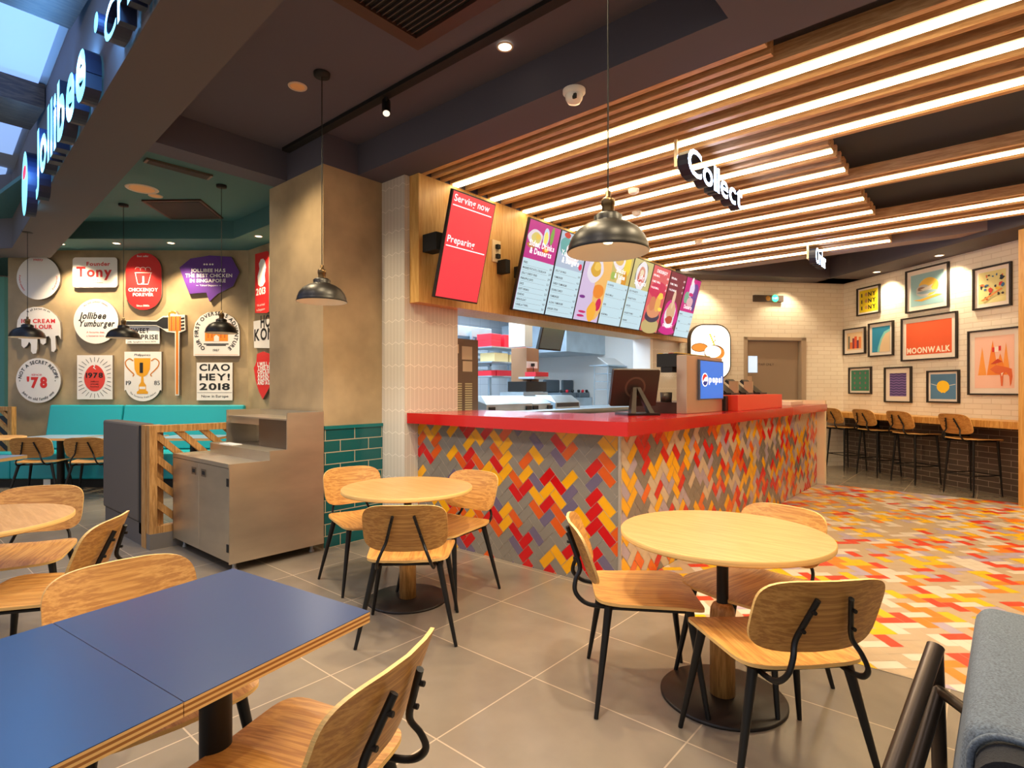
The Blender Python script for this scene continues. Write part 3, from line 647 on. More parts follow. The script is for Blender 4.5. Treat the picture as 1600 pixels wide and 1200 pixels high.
# ------------------------------------------------------------------ pendants
def pendant(x, y, z, ztop, label, power, r=.174, glow=5):
    t = empty('pendant_lamp', (x, y, z), label, 'lamp', 'black dome pendant lamps'); c = (x, y, z)
    def L(m, n, **k): return m.build(n, parent=t, loc=(x, y, z), **k)
    SH = mat('shade_black', (24, 19, 16), .4, .2); IN = mat('shade_inside', (222, 210, 198), .4); BR = mat('bronze', (120, 96, 66), .3, .9)
    L(MB().lathe([(r, .0), (r + .002, .006), (r - .004, .016), (r * .97, .03), (r * .9, .062), (r * .76, .094), (r * .55, .118), (r * .36, .13), (r * .34, .136), (r * .345, .156), (r * .25, .168), (r * .15, .172), (.012, .172)], SH, c, 48).lathe([(r - .001, .0), (r * .95, .03), (r * .87, .06), (r * .73, .09), (r * .5, .113), (.001, .122)], IN, c, 48), 'shade')
    L(MB().lathe([(.026, .172), (.026, .20), (.030, .204), (.030, .225), (.024, .232), (.012, .238), (.012, .262), (.004, .266)], BR, c, 20), 'socket')
    L(MB().tube([(x, y, z + .26), (x, y, ztop - .02)], .0035, BLACKM, 6), 'cord')
    L(MB().lathe([(.0001, ztop - z - .025), (.055, ztop - z - .025), (.058, ztop - z)], BLACKM, c, 24), 'canopy')
    L(MB().lathe([(.0001, .035), (.018, .04), (.03, .06), (.026, .085), (.014, .11)], mat('bulb', (255, 240, 215), .4, emit=glow, ecol=(255, 228, 176)), c, 20), 'bulb')
    l = lamp('SPOT', 'pendant_light', (x, y, z + .03), power, NEUT, .03, angle=140, blend=.5)
pendant(-1.252, 2.10, 1.985, ZC, 'black dome pendant hanging large in front of the menu screens', 60)
pendant(-3.645, 2.174, 2.023, ZM, 'black dome pendant hanging in front of the concrete pillar', 50)
q = dp(346, 519, 6.62); pendant(q.x, q.y, 2.06, ZT, 'black dome pendant in front of the white arch-shaped sign', 16)
q = dp(193, 528, 7.3); pendant(q.x, q.y, 2.06, ZT, 'black dome pendant between the burger sign and the trophy sign', 16, .19)
q = dp(43, 527, 7.1); pendant(q.x, q.y, 2.05, ZC + .02, 'black dome pendant in front of the dripping ice cream sign', 14, .185)
# ------------------------------------------------------------------ booth: banquette, partitions, tables
S = BD / FPX
def bp(px, py): return on(BW, px, py)
bx0, _ = bp(86, 640); bx1, _ = bp(200, 640)
bn = empty('banquette', (BW.o + RT * -2.5), 'long teal vinyl banquette with sloping back under the round wall signs', 'bench')
def bench(a0, a1, b):
    m = MB(); prof = [(.02, 1.15), (.10, 1.16), (.22, .50), (.02, .50)]
    vs0 = [BW(a0, z, y) for y, z in prof]; vs1 = [BW(a1, z, y) for y, z in prof]
    m.add(vs0 + vs1, [(0, 1, 2, 3), (7, 6, 5, 4), (0, 4, 5, 1), (1, 5, 6, 2), (2, 6, 7, 3), (3, 7, 4, 0)], TEALV); m.build('back_cushion', parent=b, bevel=.02)
bench(bx0, bx1 - .01, bn); bench(bx1 + .01, -.02, bn)
MB().box((bx0 - .06, .12, .02), (-.02, .49, .72), TEALV, BW).build('seat_base', parent=bn, bevel=.02)
MB().box((-4.6, .12, .46), (bx0 - .065, .49, .72), TEALV, BW).build('seat_base', parent=bn, bevel=.02)
MB().box((-4.6, 0, .46), (-.02, .12, .68), BLACKM, BW).build('plinth', parent=bn)
def slat_screen(name, label, fr, w, z0, z1, n=6, post=True, base=0.12):
    t = empty(name, fr(0, 0, 0), label, 'partition'); P = .06
    m = MB().box((0, z1 - P, -.04), (w, z1, .04), FRAMEW, fr).box((0, z0, -.04), (w, z0 + P, .04), FRAMEW, fr).box((0, z0 + P, -.04), (P, z1 - P, .04), FRAMEW, fr).box((w - P, z0 + P, -.04), (w, z1 - P, .04), FRAMEW, fr)
    m.build('frame', parent=t)
    pit = .20; x0, x1, y0, y1 = P, w - P, z0 + P, z1 - P; hw = .037
    k = -2
    while True:
        c0 = y0 + k * pit * 1.0            # slat: line from (x0, c0+...) sloping down to the right
        pts = [(x0 - 2, c0 + 2 * .95 + hw), (x0 - 2, c0 + 2 * .95 - hw), (x0 + 3, c0 - 3 * .95 - hw), (x0 + 3, c0 - 3 * .95 + hw)]
        q = clip(pts, x0, y0, x1, y1); k += 1
        if q: MB().prism(q, -.02, .02, FRAMEW, fr).build('slat', parent=t)
        if k > 40: break
    if base: MB().box((0, 0, -.05), (w, z0, .05), mat('stone_base', (120, 112, 104), .6), fr).build('base', parent=t)
    return t
slat_screen('slatted_screen', 'oak framed screen with diagonal slats between the grey partition and the steel station', Fr((-5.60, 1.665, 0), (0, 1, 0), UP), 1.75, .135, 1.08)
t = empty('upholstered_partition', (-6.35, 1.75, 0), 'grey fabric covered partition with dark edge beside the slatted oak screen', 'partition')
MB().box((-6.945, 1.66, .20), (-5.86, 1.80, 1.085), GREYF).build('panel', parent=t, bevel=.02)
MB().box((-5.855, 1.67, .10), (-5.76, 1.79, 1.07), BLACKM).build('edge_band', parent=t)
MB().box((-6.90, 1.67, 0), (-5.78, 1.79, .198), mat('plinth_grey', (96, 88, 84), .7)).build('plinth', parent=t)
tag(MB().box((-5.755, 1.66, 0), (-5.645, 1.80, 1.08), FRAMEW).build('screen_post'), 'square oak post at the end of the grey fabric partition', 'post')
lf_ = on(BW, 22, 640)
sfr = Fr(dp(-60, HY, 8.32) - UP * CH, RT, UP)
slat_screen('slatted_screen', 'oak framed slatted screen at the far left edge beside the teal banquette', sfr, .775, .135, 1.14)
def booth_table(px0, px1, d0, d1, label, h=.75):
    o = dp((px0 + px1) / 2, HY, (d0 + d1) / 2) - UP * CH; fr = Fr(o, RT, FW, UP)
    w = (px1 - px0) * d0 / FPX / 2; dd = (d1 - d0) / 2
    t = empty('booth_table', o, label, 'table')
    m = MB(); P = [(-w, -dd), (w, -dd), (w, dd), (-w, dd)]
    m.prism(P, h - .032, h - .002, PLY, fr); m.prism(P, h - .002, h, mat('blue_grey_laminate', (128, 150, 176), .3), fr); m.build('tabletop', parent=t)
    MB().lathe([(.045, .014), (.045, h - .033)], BLACK, o, 20).build('pole', parent=t)
    MB().lathe([(.0001, 0), (.24, 0), (.24, .014), (.0001, .014)], BLACK, o, 32).build('base_plate', parent=t)
booth_table(48, 142, 7.42, 8.0, 'blue-grey topped booth table behind the two oak chairs')
booth_table(148, 246, 7.42, 8.0, 'blue-grey topped booth table half hidden by the grey partition')
booth_table(255, 350, 7.42, 8.0, 'blue-grey topped booth table seen through the slatted screen')
booth_table(-100, 6, 5.0, 5.55, 'blue-grey tabletop corner at the far left edge, behind the left round table')
q = dp(-22, HY, 7.2) - UP * CH; round_table(q.x, q.y, 'small oak table edge poking in at the far left before the banquette', .40, .25, h=.78)
tag(MB().box((-2.98, .02 + .1, .712), (-2.82, .11 + .1, .716), WHITE, BW).build('socket_plate') if False else MB().box((-2.60, .03, .681), (-2.50, .115, .688), WHITE, BW).build('wall_socket'), 'white twin socket on the black banquette plinth', 'socket')
# steel waste and condiment station
SX0, SX1, SY0, SY1 = -5.54, -4.383, 1.842, 2.632
t = empty('steel_station', ((SX0 + SX1) / 2, (SY0 + SY1) / 2, 0), 'brushed steel stepped service station standing against the concrete pillar', 'cabinet')
prof = [(SY0, .07), (SY1, .07), (SY1, 1.205), (2.30, 1.205), (2.30, .905), (2.155, .905), (2.155, .83), (SY0, .83)]
fs_ = Fr((0, 0, 0), (0, 1, 0), UP)     # normal +X
for x_ in (SX1 - .012, SX0): MB().prism(prof, x_, x_ + .012, STEEL, fs_).build('side_panel', parent=t, bevel=.002)
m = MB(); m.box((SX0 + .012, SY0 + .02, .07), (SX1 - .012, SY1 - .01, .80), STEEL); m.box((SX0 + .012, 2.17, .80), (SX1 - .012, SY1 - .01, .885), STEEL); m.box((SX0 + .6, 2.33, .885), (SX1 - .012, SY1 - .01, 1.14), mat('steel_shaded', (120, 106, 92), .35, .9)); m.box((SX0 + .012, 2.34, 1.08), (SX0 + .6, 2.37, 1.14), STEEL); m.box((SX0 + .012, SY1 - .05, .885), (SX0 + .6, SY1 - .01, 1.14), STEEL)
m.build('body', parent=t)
m = MB(); m.box((SX0 + .01, SY0 - .004, .80), (SX1 - .010, 2.16, .812), STEEL); m.box((SX0 + .012, SY0 - .004, .812), (SX1 - .010, SY0 + .012, .832), STEEL); m.build('lower_tray', parent=t)
MB().box((SX0 + .012, 2.155, .885), (SX1 - .012, 2.335, .897), STEEL).box((SX0 + .012, 2.155, .81), (SX1 - .012, 2.165, .885), STEEL).build('middle_shelf', parent=t)
m = MB().box((SX0 + .012, 2.31, 1.14), (SX1 - .012, SY1, 1.152), STEEL).box((SX0 + .012, SY1 - .012, 1.152), (SX1 - .012, SY1, 1.205), STEEL).box((SX0 + .012, 2.31, 1.152), (SX0 + .02, SY1, 1.205), STEEL); m.build('top_tray', parent=t)
xm = (SX0 + SX1) / 2
for x0, x1, hx in ((SX0 + .004, xm - .003, xm - .10), (xm + .003, SX1 - .014, xm + .10)):
    d = MB().box((x0, SY0, .085), (x1, SY0 + .018, .795), STEEL).build('door', parent=t, bevel=.002)
    MB().box((hx - .045, SY0 - .003, .69), (hx + .045, SY0 - .0005, .75), mat('steel_plate', (150, 140, 126), .3, .9)).box((hx - .028, SY0 - .004, .705), (hx + .028, SY0 - .003, .735), BLACKM).build('handle', parent=d)
for z in (.16, .66): MB().box((SX1 - .04, SY0 - .006, z), (SX1 - .012, SY0 - .0002, z + .06), BLACKM).build('hinge', parent=t)
for x in (SX0 + .08, SX1 - .08):
    for y in (SY0 + .07, SY1 - .07): MB().lathe([(.022, 0), (.022, .012), (.014, .02), (.014, .07)], mat('foot_metal', (150, 150, 150), .4, .6), (x, y, 0), 12).build('foot', parent=t)
o = MB().box((-5.42, 2.19, .8975), (-5.16, 2.28, .903), WHITE, ID).build('paper_sheet'); tag(o, 'white paper strip lying on the middle shelf of the steel station', 'paper')
o = MB().box((PX + .0125, 2.83, .37), (PX + .018, 2.93, .45), mat('socket_beige', (206, 190, 160), .4)).build('wall_socket'); tag(o, 'beige socket low on the teal tiles behind the round table by the pillar', 'socket')
# ------------------------------------------------------------------ signs on the booth wall
SW_ = mat('sign_board', (240, 232, 228), .5); SEDGE = mat('sign_edge', (120, 108, 98), .6); SRD = mat('sign_red', (222, 34, 34), .45); SPU = mat('sign_purple', (92, 44, 138), .45)
G = 'signs on the booth wall'
def board(pts, label, m_=None, fr=None, th=.045, name='wall_sign'):
    fr = fr or BW; q = [on(fr, x, y, .05) for x, y in pts] if fr is BW else pts
    ar = sum(q[i][0] * q[(i + 1) % len(q)][1] - q[(i + 1) % len(q)][0] * q[i][1] for i in range(len(q)))
    if ar < 0: q = q[::-1]
    o = MB().prism(q, .004, th, m_ or SW_, fr, side=SEDGE).build(name); tag(o, label, 'sign', G); return o
C0 = .0465
def bq(x, y): return on(BW, x, y, .05)
def tx(m, st, x, y, h, mt, w=None, **k):   # text centred at pixel x, baseline y, cap height h px
    a, b = bq(x, y); m.text(st, a, b, h * S / .70, mt, BW, C0, k.pop('bold', .02), k.pop('align', 'c'), fit=w * S if w else None, **k)
def fin(m, o, n='lettering', **k): return m.build(n, parent=o, **k)
def cpx(cx, cy, r, n=48, ry=None): return [(cx + r * math.cos(2 * math.pi * k / n), cy + (ry or r) * math.sin(2 * math.pi * k / n)) for k in range(n)]
def fl(m, pts, mt, c=None):
    c = C0 if c is None else c; q = [bq(x, y) for x, y in pts]; m.flat(q[::-1], c, mt, BW)
def line(m, p0, p1, w, mt, c=None):
    c = C0 if c is None else c
    x0, y0 = p0; x1, y1 = p1; L = math.hypot(x1 - x0, y1 - y0) or 1; nx, ny = -(y1 - y0) / L * w / 2, (x1 - x0) / L * w / 2
    fl(m, [(x0 + nx, y0 + ny), (x1 + nx, y1 + ny), (x1 - nx, y1 - ny), (x0 - nx, y0 - ny)], mt, c)
def arc(m, st, cx, cy, r, mid, h, mt, inner=False, bold=.015, spread=1.0):
    a, b = bq(cx, cy); m.arctext(st, a, b, r * S, math.radians(mid), h * S / .70, mt, BW, C0, bold, inner, spread)
o = board(cpx(59.5, 434, 34), 'round white sign with small red words round its rim, top left of the booth wall')
m = MB(); arc(m, 'Happy', 59.5, 434, 27, 90, 3.6, TRED); arc(m, 'Award winning', 59.5, 434, 30, 197, 2.8, TRED, True); arc(m, 'Kind hearted', 59.5, 434, 30, -17, 2.8, TRED, True); fin(m, o)
o = board([(p[0], p[1]) for p in rrect(113, 402, 183, 449, 5)], 'white rectangular sign with red Founder lettering')
m = MB(); tx(m, 'Founder', 153.5, 415, 5.8, SRD, 37, bold=.03); tx(m, 'Tony', 147, 432, 15, SRD, 56, bold=.035); tx(m, 'The man behind a', 138, 438, 2.4, TXT, 30, bold=0); tx(m, 'fried chicken revolution.', 142, 442.5, 2.4, TXT, 38, bold=0); fin(m, o)
o = board(rrect(196, 395, 252, 484, 27.5, 10), 'red pill-shaped sign with a chicken bucket drawing above white words', SRD)
m = MB(); tx(m, 'Best seller', 223, 401.5, 3, TWHITE, 18, bold=0); tx(m, 'CHICKENJOY', 223.5, 455, 5, TWHITE, 46, bold=.025); tx(m, 'FOREVER', 223.5, 462.5, 4.6, TWHITE, 32, bold=.025); tx(m, 'Since 1980s', 223, 479, 3, TWHITE, 20, bold=0); fin(m, o)
m = MB()
for p in (((211, 426), (215, 444)), ((215, 444), (231, 444)), ((231, 444), (236, 426)), ((210, 426), (237, 426))): line(m, *p, .8, TWHITE)
for cx in (215, 223, 231):
    pp = cpx(cx, 421, 4.4, 14, 3.6)
    for i in range(7, 15): line(m, pp[i % 14], pp[(i + 1) % 14], .7, TWHITE)
tx(m, 'J', 223, 441, 9, TWHITE, bold=.05); fin(m, o, 'bucket_drawing')
o = board([(280, 418), (297, 404), (327, 399), (361, 401), (374, 425), (364, 447), (340, 459), (327, 471), (322, 457), (296, 459), (288, 440)], 'purple speech bubble sign praising the chicken in Singapore', SPU)
m = MB(); tx(m, 'JOLLIBEE HAS', 325, 425, 5.2, TWHITE, 54, bold=.025); tx(m, 'THE BEST CHICKEN', 326, 433, 5.2, TWHITE, 73, bold=.025); tx(m, 'IN SINGAPORE', 324.5, 441, 5.2, TWHITE, 56, bold=.025); tx(m, 'Yahoo! Singapore', 326, 447, 2.6, TWHITE, 28, bold=0)
for a_ in (319, 323, 328, 332): fl(m, cpx(a_, 413, 1.5, 10), TWHITE)
line(m, (306, 446), (310, 446), .5, TWHITE); line(m, (342, 446), (346, 446), .5, TWHITE); fin(m, o)
ic = [(26, 508), (27, 500), (32, 490), (42, 482), (52, 479.5), (66, 480), (78, 485), (88, 494), (93, 503), (94.5, 515), (94.5, 530), (91, 524), (86, 525), (87, 545), (84, 550), (80, 549), (79, 530), (76, 525), (72, 526), (71, 536), (67, 539), (63, 536), (62, 530), (58, 528), (57.5, 545), (56, 552), (51, 553), (48, 549), (48, 538), (45, 534), (42, 540), (37, 544), (33, 540), (33, 530), (28, 529), (26, 522)]
o = board(ic, 'white ice cream parlour sign with dripping lower edge')
m = MB(); arc(m, 'It all began as an', 60, 515, 31, 90, 3.4, TXT); tx(m, 'ICE CREAM', 59.5, 504.5, 6, SRD, 53, bold=.04); tx(m, 'PARLOUR', 58, 513.5, 6, SRD, 48, bold=.04); tx(m, '1975', 62, 521, 3, TXT, 10, bold=0); fin(m, o)
o = board(cpx(149.5, 502, 35), 'round white sign with black retro burger lettering')
m = MB(); arc(m, 'An old school classic', 149.5, 500, 27, 90, 3.0, TRED); tx(m, 'Jollibee', 144, 498, 10, TXT, 42, bold=.03, shear=.25); tx(m, 'Yumburger', 150, 510, 9.5, TXT, 56, bold=.03, shear=.25); tx(m, 'A favourite then,', 149, 520.5, 3, SRD, 28, bold=0); tx(m, 'a favourite now.', 149, 526, 3, SRD, 28, bold=0); fin(m, o)
o = board([(196, 509), (249, 509), (249, 537), (196, 537)], 'white oblong sign under the fork handle reading Sweet Surprise')
m = MB(); tx(m, 'SWEET', 218, 520, 7, TXT, 30, bold=.03); tx(m, 'SURPRISE', 223, 530, 7, TXT, 48, bold=.03); tx(m, 'Jolly Spaghetti Since 1979', 221, 535, 2.2, TXT, 44, bold=0); fin(m, o)
o = board([(194, 501), (246, 501), (256, 494), (262, 494), (266, 487), (275, 486), (279, 492), (290, 492), (291, 516), (284, 519), (281.5, 520), (281, 618), (275, 618), (274.5, 520), (262, 519), (256, 515), (246, 509), (194, 509)], 'large cut-out sign of a black fork twirling orange spaghetti', mat('fork_border', (240, 230, 216), .5), th=.07)
m = MB(); C0 = .0715
fl(m, [(195.5, 502), (246, 502.5), (256, 496), (264, 496), (264, 514), (256, 513.5), (246, 508), (195.5, 508)], TXT)
for k in range(4): fl(m, [(283, 497 + k * 5.3), (289.5, 496 + k * 5.3), (289.5, 499 + k * 5.3), (283, 500 + k * 5.3)], TXT, C0 + .0003)
fin(m, o, 'fork_print')
m = MB()
for k in range(6): q = [(264.5 + k * 3.3, 495), (267.6 + k * 3.3, 494), (267.6 + k * 3.3, 517.5), (264.5 + k * 3.3, 517)]; fl(m, q, (ORANGE, mat('ink_orange_dark', (214, 100, 24), .5))[k % 2], C0 + .0006)
pts_ = [(266, 494), (265, 491), (268, 488), (273, 488), (276, 490)]
for a_, b_ in zip(pts_, pts_[1:]): line(m, a_, b_, 3, ORANGE, C0 + .0009)
line(m, (278, 516), (278, 616), 3.6, ORANGE, C0 + .0009); line(m, (278, 516), (278, 615), .8, mat('ink_orange_dark', (214, 100, 24), .5), C0 + .0012); fin(m, o, 'spaghetti_print')
C0 = .0465
aw = [(302, 556), (302, 516), (305, 504), (313, 494), (324, 488), (338, 487), (352, 489), (364, 496), (371, 505), (374, 517), (374, 556)]
o = board(aw, 'white arch-shaped sign lettered Our First Overseas Adventure')
m = MB(); tx(m, '1987', 337.5, 549, 3.6, TXT, 10, bold=0); arc(m, 'OUR FIRST OVERSEAS ADVENTURE', 338, 521, 28.5, 90, 5.6, TXT, bold=.035, spread=.98); fin(m, o)
m = MB(); line(m, (318, 537.5), (357, 537.5), 1.6, TXT); line(m, (322, 539.5), (353, 539.5), 1.6, TXT); line(m, (304, 554), (372, 554), .4, ORANGE)
for x0, y0, x1, y1 in ((320, 517, 356, 533), (326, 514, 334, 518), (343, 514, 351, 518)): fl(m, [(x0, y0), (x1, y0), (x1, y1), (x0, y1)], ORANGE)
for cx in (325, 331, 345, 351): fl(m, [(cx - 1, 521), (cx + 1, 521), (cx + 1, 528), (cx - 1, 528)], mat('ink_orange_dark', (214, 100, 24), .5), C0 + .0004)
fl(m, [(334, 533), (334, 526), (338, 523), (342, 526), (342, 533)], SW_, C0 + .0004); fin(m, o, 'building_drawing')
o = board(cpx(59.5, 594.5, 35), "round white sign reading '78 in red, the lowest at left")
m = MB(); arc(m, 'NOT A SECRET RECIPE', 59.5, 594.5, 26.5, 90, 5.0, TXT, bold=.03, spread=.95); arc(m, 'just an old family one', 59.5, 594.5, 31, 270, 4.2, TXT, True); tx(m, 'since', 57, 587, 4, SRD, 16, bold=0); tx(m, "'78", 58, 605, 15, SRD, 33, bold=.06)
for a_ in (30.5, 86): fl(m, cpx(a_, 595, .9, 8), TXT)
fin(m, o)
o = board([(120, 555), (175.5, 555), (175.5, 624), (120, 624)], 'white poster sign with a red egg marked 1978 and black rays')
m = MB()
for k in range(28):
    q = 2 * math.pi * k / 28; c_, s_ = math.cos(q), math.sin(q); r0 = 20 if abs(c_) > .9 else 23
    x1, y1 = 147.5 + c_ * 32, 590 + s_ * 32; x1 = min(max(x1, 122.5), 173); line(m, (147.5 + c_ * 20, 590 + s_ * 25), (x1, y1), .7, TXT)
fin(m, o, 'rays')
m = MB(); fl(m, [(147.5 + 16.5 * math.cos(q) * (1 - .10 * -math.sin(q) if math.sin(q) < 0 else 1), 591 + (20.5 if math.sin(q) > 0 else 21) * math.sin(q)) for q in [2 * math.pi * k / 40 for k in range(40)]], mat('egg_red', (224, 62, 50), .5)); fin(m, o, 'egg')
m = MB(); C0 = .048; tx(m, '1978', 147.5, 590, 7.5, TXT, 27, bold=.03)
for k, s_ in enumerate(('Jollibee', 'officially', 'hatched')): tx(m, s_, 147.5, 597 + k * 4, 2.4, TXT, 13, bold=0)
fl(m, [(146, 569), (149, 571), (147, 574), (150, 577), (148.5, 577), (145, 574.5), (147, 572), (145, 570)], SW_); C0 = .0465; fin(m, o)
tr = [(194, 549.5), (252, 549.5), (252, 610.5)] + [(223 + 27.5 * math.cos(q), 603 + 24 * math.sin(q)) for q in [math.radians(15 + 150 * k / 14) for k in range(15)]] + [(194, 610.5)]
o = board(tr, 'white sign with a golden trophy between 19 and 85')
m = MB(); tx(m, 'Philippines', 222, 556, 3.4, TXT, 25, bold=0, shear=.2); tx(m, '19', 200.5, 601.5, 6.5, TXT, 8, bold=0); tx(m, '85', 245, 601.5, 6.5, TXT, 9, bold=0); arc(m, 'The favourite fried chicken', 223, 592, 30, 270, 2.8, TXT, True, bold=0); fin(m, o)
m = MB(); GLD = mat('trophy_gold', (234, 162, 26), .5); GD2 = mat('trophy_dark', (204, 122, 22), .5)
fl(m, [(209, 559.5), (235, 559.5), (234, 577), (230, 585), (225, 588.5), (219, 588.5), (213.5, 585), (210, 577)], GLD); fl(m, [(220.5, 588), (223.8, 588), (224.5, 597), (228, 602), (228, 610), (231, 612), (231, 615.5), (213.5, 615.5), (213.5, 612), (216.5, 610), (216.5, 602), (219.8, 597)], GLD)
for s_ in (-1, 1):
    P_ = smooth([(222 + s_ * 14, 564, 0), (222 + s_ * 20, 560.5, 0), (222 + s_ * 26, 565, 0), (222 + s_ * 25, 572, 0), (222 + s_ * 19, 579, 0), (222 + s_ * 13, 585, 0), (222 + s_ * 15, 588, 0)], 4)
    for a_, b_ in zip(P_, P_[1:]): line(m, (a_.x, a_.y), (b_.x, b_.y), 1.8, GD2)
fl(m, [(217.5, 604), (227, 604), (227, 608), (217.5, 608)], SW_, C0 + .0004); fin(m, o, 'trophy_print')
m = MB(); C0 = .048; tx(m, '1', 221.5, 581, 13, TXT, bold=.09); C0 = .0465; fin(m, o, 'trophy_number')
o = board([(307, 566.5), (363, 566.5), (363, 625.5), (307, 625.5)], 'white square sign lettered CIAO HEY! 2018')
m = MB()
for s_, y_ in (('CIAO', 579), ('HEY!', 594), ('2018', 609)): tx(m, s_, 335.5, y_, 10, TXT, 48, bold=.03)
tx(m, 'Now in Europe', 335.5, 621, 4, TXT, 42, bold=.01); line(m, (308, 613.5), (362, 613.5), .5, TXT); fin(m, o)
# the three signs on the return wall
def on2(px, py): return on(BW2, px, py, .05)
def board2(pts, label, mt): return board([on2(x, y) for x, y in pts], label, mt, BW2)
o = board2([(398, 397), (417, 392), (419.5, 394), (419.5, 487), (416, 489), (398, 489)], 'red upright sign marked 2013 on the return wall by the pillar', SRD)
a, b = on2(407, 460); m = MB().text('2013', a, b, .14, TWHITE, BW2, C0, .03, fit=.30); m.text('We arrived', a, b - .17, .05, TWHITE, BW2, C0, 0, fit=.24); m.text('in Singapore', a, b - .24, .05, TWHITE, BW2, C0, 0, fit=.26); fin(m, o)
m = MB(); m.flat([on2(x, y) for x, y in [(403, 445), (402, 432), (405, 420), (404, 412), (407, 405), (411, 404), (414, 408), (415, 418), (413, 430), (414, 440), (410, 447), (406, 448)]][::-1], C0, TWHITE, BW2); fin(m, o, 'white_motif')
o = board2([(395.5, 502), (420, 498), (424, 497), (424, 544), (396.5, 543.5)], 'white Hong Kong sign half hidden by the pillar', SW_)
m = MB(); a, b = on2(397, 513.5); m.text('HONG', a + .20, b, .25, TXT, BW2, C0, .03, 'l', fit=.62); a, b = on2(397, 532.5); m.text('KONG', a, b, .24, TXT, BW2, C0, .03, 'l', fit=.80); fin(m, o)
o = board2([(411, 549), (401, 553), (400, 566), (396, 575), (399, 595), (404, 612), (410, 624), (420, 606), (424, 590), (424, 554)], 'red pointed quote sign below the Hong Kong sign', SRD)
m = MB()
for k, s_ in enumerate(('I WILL ORDER', 'THIS FRIED', 'CHICKEN', 'AGAIN, AND', 'AGAIN,', 'AND AGAIN')):
    a, b = on2(402, 572 + k * 5.8); m.text(s_, a, b, .08, TWHITE, BW2, C0, .04, 'l', fit=.085 * len(s_) * .72)
fin(m, o)
# ------------------------------------------------------------------ shop sign on the fascia
SFR2 = Fr((-3.219, yl(-3.219) - .10, 3.43), Vector((-1, .0593, 0)) * -1, UP)   # reads away from the far end
SFR2 = Fr((-7.854, yl(-7.854) - .10, 3.43), (4.635, -.275, 0), UP)
def sp(px, py): a, b = on(SFR2, px, py); return a, b
LET = mat('letter_face', (190, 240, 255), .4, emit=1.5, ecol=(110, 214, 255))
for k in (.35, 1.2, 2.1, 3.0, 3.9, 4.8): lamp('POINT', 'letter_halo', SFR2(k, .22, .05), 16, (.15, .45, 1.0), .05); depth_mat[0] = mat('letter_side', (20, 30, 60), .5)
t = empty('shop_sign', SFR2(2.5, 0, 0), 'glowing blue-white shop name letters standing off the fascia beam', 'sign')
a0, b0 = sp(56, 286); a1, b1 = sp(129, 144); aT, bT = sp(62, 196)
m = MB().text('Jollibee', a0, b0, (bT - b0) / .72, LET, SFR2, 0, .03, 'l', depth=.09, fit=a1 - a0 + .12); m.build('lettering', parent=t)
a2, b2 = sp(163, 77); m = MB().text('CHICKEN', a2, b2, .30, LET, SFR2, 0, .01, 'l', depth=.08, fit=1.9); m.build('lettering', parent=t, label='smaller capital letters')
a3, b3 = sp(35, 325); a4, b4 = sp(41, 250)
E_ = mat('emblem_red', (230, 30, 70), .4, emit=1.2)
fe = Fr(SFR2(a3 + .2, (b3 + b4) / 2, 0), SFR2.r, UP)
MB().prism(circ(0, 0, .26, 32, .34), -.09, 0, LET, fe, side=depth_mat[0]).flat(circ(0, .12, .14, 24, .07), .002, E_, fe).build('emblem_disc', parent=t)
a5, b5 = sp(150, 35); MB().prism(circ(a5, b5, .06, 20), -.08, 0, LET, SFR2, side=depth_mat[0]).build('registered_mark', parent=t)
# ------------------------------------------------------------------ ceiling fittings
DISC = mat('downlight_glow', (255, 240, 215), .5, emit=6, ecol=(255, 232, 196)); RIM = mat('downlight_rim', (214, 196, 176), .5)
def downlight(x, y, z, label, r=.05, glow=True, power=0, aim=None, angle=85, col=WARM):
    t = empty('downlight', (x, y, z), label, 'light', 'recessed ceiling downlights')
    MB().lathe([(r * 1.25, 0), (r * 1.2, -.006), (r, -.006), (r * .95, -.0005)], RIM, (x, y, z), 24).build('rim', parent=t, loc=(x, y, z))
    MB().lathe([(.0001, -.003), (r * .95, -.003)], DISC if glow else mat('disc_off', (240, 190, 130), .6), (x, y, z), 24).build('lens', parent=t, loc=(x, y, z))
    if power: lamp('SPOT', 'downlight_lamp', (x, y, z - .02), power, col, .04, aim, angle, .7)
for (x, y), lb in zip([(95, 381), (182, 380), (267, 379.5), (404, 369)], ['above the round sign at the booth wall, left end', 'above the white rectangular Founder sign', 'above the purple speech bubble, left of it', 'above the red 2013 sign']):
    q = zp(x, y, ZB); wv = (RT * 0 + FW) * .25 if x < 390 else Vector((0, .3, 0)); downlight(q.x, q.y, ZB, 'small glowing downlight ' + lb, .045, True, 200, (q.x + wv.x, q.y + wv.y, 1.6), 100)
lamp('SPOT', 'downlight_lamp', (*(BW.o + RT * -3.3 - FW * .35).xy, ZB - .02), 170, WARM, .04, tuple(BW.o + RT * -3.3 + UP * 1.6), 100)
for (x, y), lb in zip([(1370, 424.7), (1467.5, 399)], ['over the yellow NY picture', 'over the sunset wave picture']):
    q = zp(x, y, ZP); v = RW.n * -.35; downlight(q.x, q.y, ZP - .001, 'small glowing downlight ' + lb, .05, True, 95, (q.x + v.x, q.y + v.y, 1.2), 110)
for k in (3.6, 5.2): q = RW(k, 0, .33); lamp('SPOT', 'downlight_lamp', (q.x, q.y, ZP - .02), 100, WARM, .04, tuple(RW(k, 1.2, 0)), 110)
for k in (-1.2, -2.8): q = DRW(k, 0, .3); lamp('SPOT', 'downlight_lamp', (q.x, q.y, ZP - .02), 50, WARM, .04, tuple(DRW(k, 1.0, 0)), 110)
q = zp(222, 295, ZT); downlight(q.x, q.y, ZT, 'larger unlit round disc in the teal ceiling', .14, False)
q = zp(243, 306, ZT); downlight(q.x, q.y, ZT, 'smaller unlit round disc beside the larger one in the teal ceiling', .065, False)
